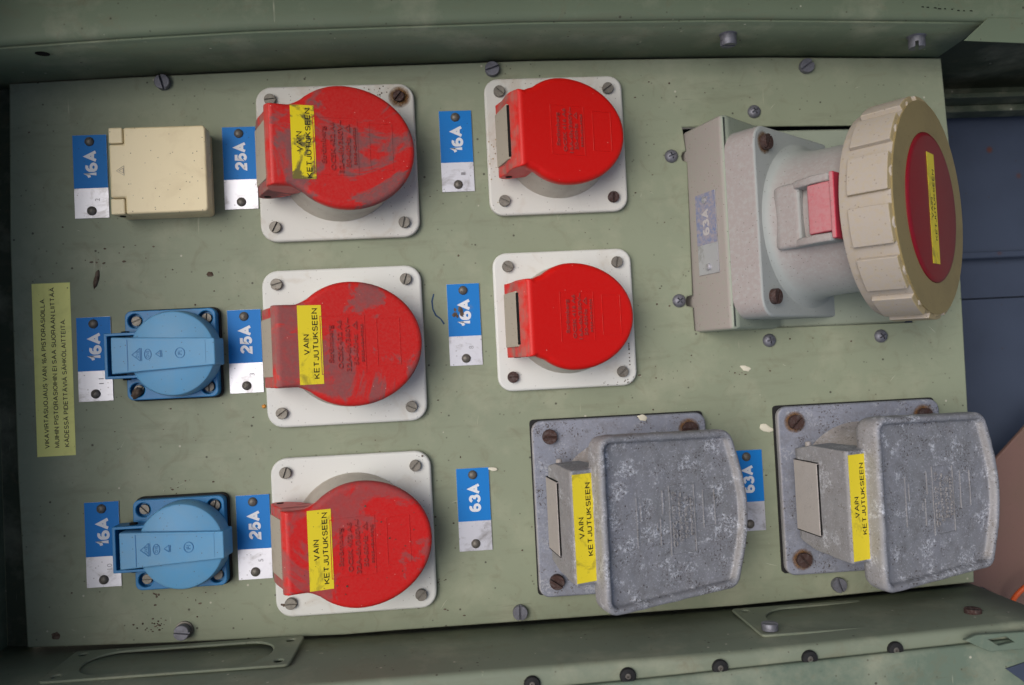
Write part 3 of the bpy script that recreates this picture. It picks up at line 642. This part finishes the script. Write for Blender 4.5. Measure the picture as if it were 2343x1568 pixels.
# ---------------------------------------------------------------- big capped industrial outlet
MY=69.5; big=thing('industrial_outlet','large dusty industrial outlet on a sloping housing with a wide ribbed yellowed locking cap','socket',(0,MY,0))
hp=[(134.8,-18),(134.8,-2),(145.8,30),(150,29.5),(188,-4),(266,-6),(266,-60),(134.8,-60)]
MB().prismY(hp,-57.5,61.2).obj('sloping_housing',MT['housing'],big,bevel=3,seg=4)
T2=38; f3=frame(158.5+51*math.cos(rad(T2)),44-51*math.sin(rad(T2)),T2)
MB().prism(rrect(102,104,11,6),-21.5,0,f3).obj('flange_box',MT['socket_white'],big,bevel=1.6,seg=4,ang=50)
MB().prism(rrect(101,103,11,6),-23,-21,f3).obj('gasket',MT['rubber'],big,smooth=False)
MB().lathe([(47.5,-.3),(46.2,.5),(44.2,1.6),(42.6,4),(41.2,10),(40.5,20),(40,46)],64,T=f3).obj('socket_barrel',MT['socket_white'],big)
TM=tiltmat(158.5+51*math.cos(rad(T2)),44-51*math.sin(rad(T2)),T2)
for (u,v,a) in ((-41,42.5,62),(-40.5,-41,70),(41,-42,0)):
    o=put(SCR,'screw',big,(0,0,0),0,MT['screw_rust']); o.matrix_local=TM@Matrix.Translation((u*S,v*S,.03*S))@Matrix.Rotation(rad(a),4,'Z')
    if v>0:
        q=stain(big,(0,0,0),7.8,seed=9); q.matrix_local=TM@Matrix.Translation((u*S,v*S,.06*S))
# ring cap
TR=42; fr=frame(241,64,TR,-1.2); n=14; RR=56
b=MB(); A=[]; N=n*12
def rad_at(i,w):
    a=2*PI*i/N; return a
prof=[(51.5,-25.5),(53.5,-25),(54.2,-22.5),(54.6,-4),(54.8,-1.5),(54,0),(40,0)]
rings=[]
for k,(r,w) in enumerate(prof):
    ring=[]
    for i in range(N):
        ph=(i%12); a=2*PI*(i+.5)/N
        rr=r
        if k in(3,4,5): rr+=1.4 if ph in(5,6) else .0
        ring.append(fr(rr*math.cos(a),rr*math.sin(a),w))
    rings.append(ring)
MB().loft(rings,cap=False).obj('locking_ring',MT['ring'],big)
# grip pads around the ring
b=MB()
for j in range(n):
    a0=2*PI*(j+.13)/n; a1=2*PI*(j+.87)/n; seg=6; r0=53.5; r1=57.2
    o_=[];i_=[]
    for rr,lst in ((r1,o_),(r0,i_)):
        for q in range(seg+1): a=a0+(a1-a0)*q/seg; lst.append((rr,a))
    def pt(rr,a,w): return fr(rr*math.cos(a),rr*math.sin(a),w)
    v=[];f=[]
    for q in range(seg+1):
        a=a0+(a1-a0)*q/seg
        v+=[pt(r0,a,-20.5),pt(r1-.4,a,-20.2),pt(r1,a,-1.2),pt(r0,a,-.4)]
    for q in range(seg):
        for k in range(4):
            f.append((q*4+k,q*4+(k+1)%4,(q+1)*4+(k+1)%4,(q+1)*4+k))
    f+=[(0,1,2,3),(seg*4+3,seg*4+2,seg*4+1,seg*4)]
    g=mk('grip_pad',v,f,MT['ring'],big,bevel=.5)
MB().loft([[fr(r*math.cos(2*PI*i/72)*(1+(.0)),r*math.sin(2*PI*i/72),w) for i in range(72)] for r,w in ((54.4,-.6),(54.6,.25),(38.6,.5),(38.4,-1.5))],cap=False).obj('ring_face',MT['ring_face'],big)
MB().lathe([(38.4,-3),(38.4,.9),(37.6,1.5),(36,1.8),(.5,1.9)],64,T=fr).obj('red_cap',MT['red_dark'],big)
sticker(big,fr,-8,3.2,-29,27.5,1.95,MT['yellow'],lines=-17)
# latch on the barrel
lt=MB().prismY([f3(-41,0,24)[::2],f3(-49,0,27)[::2],f3(-51,0,36)[::2],f3(-51,0,41)[::2],f3(-41,0,41)[::2]],-12.5,12.5).obj('latch',MT['pink'],big,bevel=1)
MB().prismY([f3(-42,0,40.5)[::2],f3(-53,0,40.5)[::2],f3(-53,0,43)[::2],f3(-42,0,43)[::2]],-16.5,16.5).obj('latch_lip',MT['pink'],big,bevel=.8)
for sy in (-1,1):
    MB().prismY([f3(-38,0,10)[::2],f3(-46,0,19)[::2],f3(-50,0,30)[::2],f3(-50,0,38)[::2],f3(-48,0,39.5)[::2],f3(-38,0,39.5)[::2]],sy*15-2.2,sy*15+2.2).obj('latch_ear',MT['socket_white'],big,bevel=1.5)
MB().prismY([f3(-38,0,2)[::2],f3(-43,0,6)[::2],f3(-45,0,20)[::2],f3(-38,0,20)[::2]],-17,17).obj('latch_base',MT['socket_white'],big,bevel=2.5)
# small tag on the housing's sloping side
dx,dz=145.8-134.8,32; L=math.hypot(dx,dz); 
TG=lambda x,y,z:(134.8+ (x)*dx/L - z*dz/L, y-5, -2+(x)*dz/L + z*dx/L)
tg=thing('rating_tag','dust covered blue and silver tag on the sloping side of the large outlet','tag',(0,MY,0),GT)
MB().prism([(8.5,-20),(26.5,-20),(26.5,26),(8.5,26)],.2,.8,TG).obj('aluminium_plate',MT['alu'],tg,smooth=False)
mdt=M('dust covered enamel',lin((88,112,158)),.8).setvec(); mdt.mix(mdt.ramp(mdt.noise(420,5,.7),.35,.6,.2,.85),lin((158,148,146)))
MB().prism([(8.5,-3),(26.5,-3),(26.5,26),(8.5,26)],.8,.95,TG).obj('blue_field',mdt.m,tg,smooth=False)
stroked('lettering',[('63A',20.5,2,15,6)],M('dusty white ink',lin((176,172,172)),.8).m,tg,lambda x,y,z:TG(x,y,1.0+z),.22,.05)
for y in (22,-16): MB().lathe([(2.2,0),(1.9,.8),(1,1.3),(.1,1.4)],18,T=lambda x,yy,z:TG(17.5+x,y+yy,.9+z)).obj('rivet',MT['alu'],tg)
# dark well under the outlet
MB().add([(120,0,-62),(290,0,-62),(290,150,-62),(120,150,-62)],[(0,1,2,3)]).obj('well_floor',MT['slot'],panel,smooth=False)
# ---------------------------------------------------------------- cabinet walls
cab=thing('cabinet','sage green sheet metal cabinet whose walls and rims frame the socket panel','cabinet')
def grid(rows,name,mat,parent,thick=1.2,smooth=True,off=-1):
    n=len(rows[0]); v=[p for r in rows for p in r]; f=[(k*n+i,k*n+i+1,(k+1)*n+i+1,(k+1)*n+i) for k in range(len(rows)-1) for i in range(n-1)]
    o=mk(name,v,f,mat,parent,smooth=False); o.data.shade_smooth()
    if thick: m=o.modifiers.new('s','SOLIDIFY'); m.thickness=thick*S; m.offset=off; m.use_even_offset=True
    return o
HT=52
basev=[(-160,202),(20,190),(370,172),(790,153),(1210,138),(1742,130),(2152,132)]
topv=[(-160,121),(0,108),(292,88),(568,72),(1210,51),(1693,45),(2254,51)]
# resample both by x fraction
def resample(pl,n=25):
    d=[0]
    for a,b_ in zip(pl,pl[1:]): d.append(d[-1]+math.dist(a,b_))
    out=[]
    for i in range(n):
        s=d[-1]*i/(n-1); j=0
        while j<len(d)-2 and d[j+1]<s: j+=1
        t=(s-d[j])/(d[j+1]-d[j]); out.append(tuple(pl[j][k]+(pl[j+1][k]-pl[j][k])*t for k in range(len(pl[0]))))
    return out
bt=[P3(x,y,-14) for x,y in [(q[0],q[1]) for q in basev]]
bt=[(P(x,y,0)[0],P(x,y,0)[1]+2.2,-16) for x,y in basev]; tt=[P3(x,y,HT-1.5) for x,y in topv]
bt=resample(bt); tt=resample(tt)
mid=[tuple((a*(1-f)+b_*f) for a,b_ in zip(p,q)) for f in (.5,) for p,q in zip(bt,tt)]
tw=grid([tt,mid,bt],'upper_wall',MT['green'],cab,1.2)
lipv=[P3(x,y,HT) for x,y in [(-160,121),(0,108),(292,88),(568,72),(1210,51),(1693,45),(2256,51),(2440,56)]]
yr=P(2300,92,HT)[1]
sheet('rim_extension',[P(x,y,HT) for x,y in ((2256,44),(2440,44),(2440,98),(2210,90))][::-1],[],0,1,MT['green'],cab,.3,lambda x,y,z:(x,y,z+HT-3.2+(y-yr)*.3))
lr=resample(lipv,49)
def off(r,dy,dz): return [(x,y+dy,z+dz) for x,y,z in r]
grid([off(lr,3.5,-7),off(lr,.9,-3),off(lr,.6,-1.2),off(lr,1.2,.1),off(lr,2.6,1.1),off(lr,5,1.6),off(lr,8.5,1.7),[(x,260,HT+1.7) for x,y,z in lr]][::-1],'upper_rim',MT['green'],cab,1.2)
# holes and side screws in the upper wall
wallN=lambda i:None
def onwall(vx,vy,p0,sl,inn=0):
    d=ray(vx,vy); # plane Y = p0 + sl*h
    # point = (0,0,450)+t d ; y=t dy ; z=450+t dz ; y=p0+sl*z
    t=(p0+sl*DIST)/(d.y-sl*d.z); return (d.x*t,d.y*t,DIST+d.z*t)
def planefit(x):
    i=min(range(25),key=lambda k:abs(bt[k][0]-x)); j=min(range(25),key=lambda k:abs(tt[k][0]-x)); s=(tt[j][1]-bt[i][1])/(tt[j][2]-bt[i][2]); return bt[i][1]-s*bt[i][2],s
def wallthing(me,name,v,parent,mat,a,x,inn=.1,sgn=-1):
    p0,s=planefit(x); q=onwall(*v,p0,s); nrm=Vector((0,-1,s)).normalized()
    o=put(me,name,parent,q,0,mat); z=nrm; o.matrix_local=Matrix.Translation(Vector(q)*S+nrm*inn*S)@z.to_track_quat('Z','X').to_matrix().to_4x4()@Matrix.Rotation(rad(a),4,'Z'); return o
HOLE=proto(MB().lathe([(3.4,0),(3.4,.1),(.1,.12)],24).obj('h',MT['slot']))
HRIM=proto(MB().lathe([(3.3,-.5),(3.5,.4),(4.2,.35),(4.6,-.4)],24).obj('h',MT['green']))
for v,x in (((570,97),-115),((97,123),-245)):
    wallthing(HOLE,'screw_hole',v,cab,MT['slot'],0,x,.15); 
SCRT=slotted(4.4,5.6,.17)
nut=proto(MB().lathe([(5.4,0),(5.4,.8),(4.6,1.6),(4.6,1.7)],12).obj('w',MT['screw_rust']))
for v,x in (((1665,74),140),((2096,80),258)):
    wallthing(nut,'washer',v,cab,MT['screw_grey'],10,x,.1); wallthing(SCRT,'screw',v,cab,MT['screw_grey'],85 if x<200 else 30,x,1.8)
b=MB()
for k in range(9):
    x0=2105+k*14+random.uniform(-3,3); p=P(x0,18+k*1.1+random.uniform(-1,1),HT+1.8); l=random.uniform(1,2.2); b.prism([(p[0],p[1]),(p[0]+l,p[1]-.2),(p[0]+l*.9,p[1]+.45),(p[0]+.2,p[1]+.5)],HT+1.72,HT+1.8)
b.obj('scuff_marks',MT['slot'],cab,smooth=False)['kind']='stuff'
# lower wall
HB=68
lbv=[(2232,1334),(1694,1388),(1300,1417),(907,1445),(400,1473),(62,1485),(-160,1494)]
ltv=[(2420,1416),(2342,1424),(1694,1492),(1300,1522),(907,1552),(400,1592),(-160,1632)]
def lb(q): p=P(*q); return (p[0],p[1]-1.8,-16)
lbw=resample([lb(q) for q in lbv]); ltw=resample([P3(x,y,HB) for x,y in ltv]); ltw=[(a[0] if i else a[0],a[1],a[2]) for i,a in enumerate(ltw)]
mid=[tuple(a*.5+b_*.5 for a,b_ in zip(p,q)) for p,q in zip(lbw,ltw)]
# the right end of the wall is cut square to the panel corner
so_=resample([P3(x,y,HB+.8) for x,y in [(2440,1440),(2196,1480),(1572,1548),(1444,1562),(1215,1583),(600,1640),(-160,1700)]])
grid([lbw,mid,off(ltw,.4,-2.5),off(ltw,0,-.8),off(ltw,-.8,.4),off(ltw,-2.4,1),off(so_,-14,.6)],'lower_wall',MT['ledge'],cab,1.2)
# lower wall plane for fittings
i=12; sL=(ltw[i][1]-lbw[i][1])/(ltw[i][2]-lbw[i][2]); p0L=lbw[i][1]-sL*lbw[i][2]
def lowplane(vx,vy):
    s=sL; 
    x=P(vx,vy,30)[0]
    k=min(range(25),key=lambda q:abs(mid[q][0]-x)); s=(ltw[k][1]-lbw[k][1])/(ltw[k][2]-lbw[k][2]); p0=lbw[k][1]-s*lbw[k][2]
    return p0,s
def lowpt(vx,vy): p0,s=lowplane(vx,vy); return onwall(vx,vy,p0,s),s
def z3(z): return (z[0]*.555*.6049,(2200+z[1]*.555)*.6049)
def z1(z): return ((2600+z[0]*.543)*.6049,(2100+z[1]*.543)*.6049)
def cover(zf,corners,oval,holes,nm,dz):
    q,s=lowpt(*zf(corners[0])); nrm=Vector((0,1,-s)).normalized(); up=Vector((0,s,1)).normalized()
    pts=[lowpt(*zf(c))[0] for c in corners]; O=Vector(pts[0]); 
    loc=[((Vector(p)-O).x,(Vector(p)-O).dot(up)) for p in pts]
    x0=min(l[0] for l in loc); x1=max(l[0] for l in loc); v0=min(l[1] for l in loc); v1=max(l[1] for l in loc)
    T=lambda x,y,z: tuple(O+Vector((x,0,0))+up*y+nrm*(z+dz))
    cx_,cy_=(x0+x1)/2,(v0+v1)/2; W,H=x1-x0,v1-v0
    hl=[circ(cx_+sx*(W/2-6.5),cy_+sy*(H/2-6),2.2,14)[::-1] for sx in(-1,1) for sy in(-1,1)]
    ov=rrect(W-26,H-9,(H-9)/2-.2,8,cx_,cy_)[::-1]
    sheet('embossed_cover',rrect(W,H,3,4,cx_,cy_),[ov]+hl,0,1.5,MT['ledge'],cab,.7,T)
    return T,(cx_,cy_,W,H)
TA,ra=cover(z3,[(520,490),(2060,415),(310,655),(1970,590)],None,None,'a',-.1)
TB,rb=cover(z1,[(300,400),(1750,268),(480,535),(1950,430)],None,None,'b',.75)
for sx in (-1,1):
    b=MB(); x=rb[0]+sx*(rb[2]/2-6.5); y=rb[1]+(rb[3]/2-6)
    q=Vector(TB(x,y,2)); nrm=(Vector(TB(x,y,3))-q).normalized(); o=put(SCR,'screw',cab,q,0,MT['screw_rust'] if sx>0 else MT['screw_grey']); o.matrix_local=Matrix.Translation(q*S)@nrm.to_track_quat('Z','X').to_matrix().to_4x4()@Matrix.Rotation(rad(60),4,'Z')
# rubber plugs on the lower rim
PLUG=proto(MB().lathe([(3.4,0),(3.5,.8),(3.1,1.6),(1.4,1.9),(1.2,.6),(.1,.5)],28).obj('p',MT['rubber']))
PCORE=proto(MB().lathe([(1.3,0),(1.2,1.0),(.6,1.1),(.5,.3),(.05,.3)],16).obj('p',MT['rivet']))
for v in ((1217,1567),(1436,1548),(1647,1529),(1852,1508),(2048,1488)):
    p=P(v[0],v[1],HB+2); o=put(PLUG,'rubber_plug',cab,(p[0],p[1]+.3,HB+1.2),0,scale=1.15); put(PCORE,'core',o,(0,0,.5),0)
# left wall, its unseen height set to shade the panel's left strip
YT=260; lx0=P(14,190)[0]-1.0
b=MB(); b.box(-300,-264.5,-330,255,-16,150); b.obj('shading_side_wall',MT['green'],cab,bevel=2)
MB().box(-299,430,214,262,HT+3,230).obj('shading_side_wall',MT['green'],cab,bevel=2)  # unseen upper wall, added to darken the top wall and rim
b=MB(); b.add([(-249.5,172,-10),(-249.5,-146,-10),(-264.4,-146,-12),(-264.4,172,-12)],[(0,1,2,3)]); b.obj('gap_strip',MT['lining'],cab,smooth=False)  # shade in the left gap comes from the darkened lining colour
# lower door plate
door=thing('door','green painted door sheet along the bottom right edge, below the row of black rubber plugs','door')
dv=[P3(x,y,HB+4) for x,y in [(2440,1453),(2196,1480),(1572,1548),(1444,1562),(1215,1583),(600,1640),(-160,1705)]]; dr=resample(dv)
grid([off(dr,.6,-2),off(dr,.2,-.6),off(dr,-.4,0),off(dr,-1.5,.4),[(x,-330,HB+4.4) for x,y,z in dr]],'door_sheet',MT['door'],door,1.2)
pA=P(2235,1500,HB+5); 
fo=[P(x,y,HB+6) for x,y in ((2206,1455),(2290,1446),(2342,1470),(2345,1476),(2258,1485))]
sheet('catch_bracket',[P(x,y,HB+6) for x,y in ((2204,1464),(2232,1452),(2380,1442),(2400,1478),(2262,1490))][::-1],[[P(x,y,HB+6) for x,y in ((2258,1462),(2298,1455),(2318,1468),(2282,1476))]],HB+4.5,HB+7,MT['door'],door,.5)
MB().prism([P(x,y,HB+5) for x,y in ((2300,1530),(2360,1510),(2420,1540),(2380,1590),(2342,1560))],HB+4.3,HB+5.4).obj('dark_patch',MT['bluesheet'],door,bevel=.3)
# ---------------------------------------------------------------- space to the right of the panel
rec=thing('recess_lining','green sheet metal lining with a ledge, toned dark for the shaded gap at the upper right','lining')
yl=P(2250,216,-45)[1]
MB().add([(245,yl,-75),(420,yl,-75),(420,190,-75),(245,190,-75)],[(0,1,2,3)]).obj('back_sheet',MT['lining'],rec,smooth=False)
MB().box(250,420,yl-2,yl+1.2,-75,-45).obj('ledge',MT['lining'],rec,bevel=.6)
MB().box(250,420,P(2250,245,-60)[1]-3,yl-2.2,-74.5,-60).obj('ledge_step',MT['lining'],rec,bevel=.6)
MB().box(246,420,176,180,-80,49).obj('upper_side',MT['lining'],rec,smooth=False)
bs=thing('blue_bodywork','dark blue rust-speckled sheet metal behind the right end of the panel','bodywork')
HZ=-85; y575=P(2270,577,HZ)[1]; y600=P(2270,598,HZ)[1]; y680=P(2270,681,HZ)[1]; yt=P(2250,240,HZ)[1]
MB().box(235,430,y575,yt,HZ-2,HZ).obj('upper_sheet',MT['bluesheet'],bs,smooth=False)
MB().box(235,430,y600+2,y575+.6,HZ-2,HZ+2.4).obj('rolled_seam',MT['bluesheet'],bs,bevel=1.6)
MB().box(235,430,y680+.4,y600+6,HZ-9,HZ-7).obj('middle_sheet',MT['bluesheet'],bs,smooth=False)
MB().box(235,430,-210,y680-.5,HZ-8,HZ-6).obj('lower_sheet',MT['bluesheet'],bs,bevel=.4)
MB().box(235,430,-215,yt+4,HZ-14,HZ-12).obj('backing_sheet',MT['slot'],bs,smooth=False)
br=thing('brown_bracket_plate','dull brown painted plate slanting behind the lower right corner of the panel','plate')
b=MB(); b.prism([P(x,y,-55) for x,y in ((2400,915),(2215,1120),(2180,1250),(2200,1335),(2250,1345),(2350,1400),(2460,1300))],-58,-55); b.obj('brown_plate',MT['brown'],br,bevel=.8)
cu=bpy.data.curves.new('cable','CURVE'); cu.dimensions='3D'; sp=cu.splines.new('NURBS'); pts=[P3(2318,1400,-40),P3(2312,1382,-40),P3(2320,1366,-38),P3(2340,1345,-36),P3(2380,1318,-36),P3(2440,1300,-40)]
sp.points.add(len(pts)-1); sp.use_endpoint_u=True; sp.order_u=4
for a,q in zip(sp.points,pts): a.co=(q[0]*S,q[1]*S,q[2]*S,1)
cu.bevel_depth=.0016; cu.bevel_resolution=4; 
co0=bpy.data.objects.new('c0',cu); mm_=evalmesh(co0); mm_.materials.clear(); mm_.materials.append(MT['orange']); co=link(bpy.data.objects.new('orange_cable',mm_)); tag(co,'short visible run of orange cable at the right edge below the brown plate','cable')
# ---------------------------------------------------------------- flakes, cocoons, dirt
def blob(name,v,h,rx,ry,hz,a,mat,label,cat,group=None,seed=1,z=0):
    random.seed(seed); p=P(*v); b=MB(); n=14
    R=[1+random.uniform(-.18,.18) for _ in range(n)]
    ca,sa=math.cos(rad(a)),math.sin(rad(a))
    rings=[]
    for k,(s_,zz) in enumerate(((1,0),(.92,.5),(.6,.9),(.15,1))):
        rings.append([((rx*R[i]*s_*math.cos(2*PI*i/n))*ca-(ry*R[i]*s_*math.sin(2*PI*i/n))*sa,(rx*R[i]*s_*math.cos(2*PI*i/n))*sa+(ry*R[i]*s_*math.sin(2*PI*i/n))*ca,zz*hz) for i in range(n)])
    b.loft(rings); o=b.obj(name,MT[mat]); o.location=(p[0]*S,p[1]*S,(z+.05)*S); return tag(o,label,cat,group)
blob('white_flake',(1705,843),0,3.3,1.5,.5,-20,'chip','white oval flake on the bare panel above the right grey socket plate','flake','white flakes stuck on the panel',1)
blob('white_flake',(1752,980),0,4.0,2.2,.6,-22,'chip','white oval flake touching the right grey socket plate','flake','white flakes stuck on the panel',2)
blob('white_flake',(1464,954),0,3.0,1.7,.4,-20,'chip','off white chip on the upper rim of the left grey socket plate','flake','white flakes stuck on the panel',3,6.0)
blob('white_flake',(1128,1073),0,2.7,1.2,.4,-10,'chip','white flake at the corner of the fully visible 63A tag','flake','white flakes stuck on the panel',4,.8)
blob('cocoon',(221,640),0,1.3,5.0,1.6,-12,'dirt','dark shrivelled cocoon on the panel between the yellow sticker and the beige socket','cocoon',None,5)
blob('cocoon',(327,898),0,2.2,3.6,2.4,-35,'dirt','brown crumbly cocoon at the lower left corner of the upper blue socket','cocoon',None,6,8.2)
blob('mud_spot',(480,628),0,2.0,1.6,.8,0,'chip','round dried mud spot above the 25A tag of the middle row','mud spot',None,7).data.materials[0]=MT['dirt']
blob('orange_crumb',(604,930),0,1.2,1.2,1,0,'orange_dot','tiny orange crumb by the lower left corner of the middle large red socket','crumb',None,8)
blob('mud_spot',(128,1455),0,2.4,2.2,.3,0,'dirt','flat brown stain in the bottom left corner of the panel','stain',None,9)
# marker stroke
mp=[(992,673),(988,690),(990,708),(997,722),(1008,730),(1016,742)]
b=MB(); pp=[Vector(P(*q)) for q in mp]; Lr=[];Rr=[]
for i,p in enumerate(pp):
    d=(pp[min(i+1,len(pp)-1)]-pp[max(i-1,0)]).normalized(); q=Vector((-d.y,d.x))*(.5 if i%2 else .38); Lr.append(tuple(p+q)); Rr.append(tuple(p-q))
b.prism(Lr+Rr[::-1],.03,.08); tag(b.obj('marker_stroke',MT['marker'],smooth=False),'short curved dark blue marker stroke between the 25A and 16A columns','mark')
# specks
random.seed(42); b=MB(); 
def speck(b,x,y,z,r):
    k=5; a0=random.random()*6; e=random.uniform(.5,1); h=r*random.uniform(.3,.8)
    v=[(x+r*random.uniform(.7,1.2)*math.cos(a0+2*PI*i/k),y+e*r*random.uniform(.7,1.2)*math.sin(a0+2*PI*i/k),z) for i in range(k)]+[(x,y,z+h)]
    b.add(v,[(i,(i+1)%k,k) for i in range(k)]+[tuple(range(k))[::-1]])
for k in range(520):
    x=random.uniform(-244,290); y=random.uniform(-140,166); 
    if 128<x<275 and 8<y<136: continue
    speck(b,x,y,.03,random.choice((.18,.22,.3,.3,.45,.7)) )
for cxx,cyy,sp_,cnt in ((350,1430,14,26),(360,1360,4,10),(1000,1330,8,12),(620,440,6,8)):
    for k in range(cnt):
        p=P(cxx,cyy); speck(b,p[0]+random.gauss(0,sp_*.3),p[1]+random.gauss(0,sp_*.15),.03,random.uniform(.3,.9))
o=b.obj('dirt_specks',MT['dirt'],smooth=False); o['kind']='stuff'; o['label']='fine dark grit and fly specks scattered over the panel'
bpy.data.scenes.remove(TS)
random.seed(77); b=MB()
def scratch(b,x,y,l,a,wd):
    d=Vector((math.cos(a),math.sin(a))); n_=Vector((-d.y,d.x))*wd; p=Vector((x,y)); q=p+d*l*.5+n_*random.uniform(-2,2); r_=p+d*l
    b.prism([tuple(p),tuple(q-n_),tuple(r_),tuple(q+n_)],.02,.05)
for k in range(46):
    x=random.uniform(-235,280); y=random.uniform(-138,160)
    if 128<x<275 and 8<y<136: continue
    scratch(b,x,y,random.uniform(2,9),random.choice((.2,.9,1.4,2.6))+random.gauss(0,.25),random.uniform(.06,.16))
o=b.obj('paint_scratches',MT['scratch'],panel,smooth=False); o['kind']='stuff'
b=MB()
for k in range(70):
    cx_,cy_=random.choice(((-160,-122),(-160,-58),(-110,0),(-18,-140),(10,-60),(110,-10),(120,78),(40,172),(-190,70),(160,-12)))
    x=cx_+random.gauss(0,9); y=cy_+random.gauss(0,3.5); r=random.uniform(.25,.7)
    if y>164 or y<-142: continue
    a=random.uniform(0,3); b.prism([(x+r*random.uniform(.6,1.3)*math.cos(i)*2*math.cos(a),y+r*random.uniform(.6,1.3)*math.sin(i)) for i in [q*.9 for q in range(7)]],.02,.12)
o=b.obj('grime_flecks',MT['dirt'],panel,smooth=False); o['kind']='stuff'
# ground far below
g=MB().add([(-6000,-6000,-420),(6000,-6000,-420),(6000,6000,-420),(-6000,6000,-420)],[(0,1,2,3)]).obj('ground',MT['ground'],smooth=False); g['kind']='structure'; g['label']='grey concrete ground'
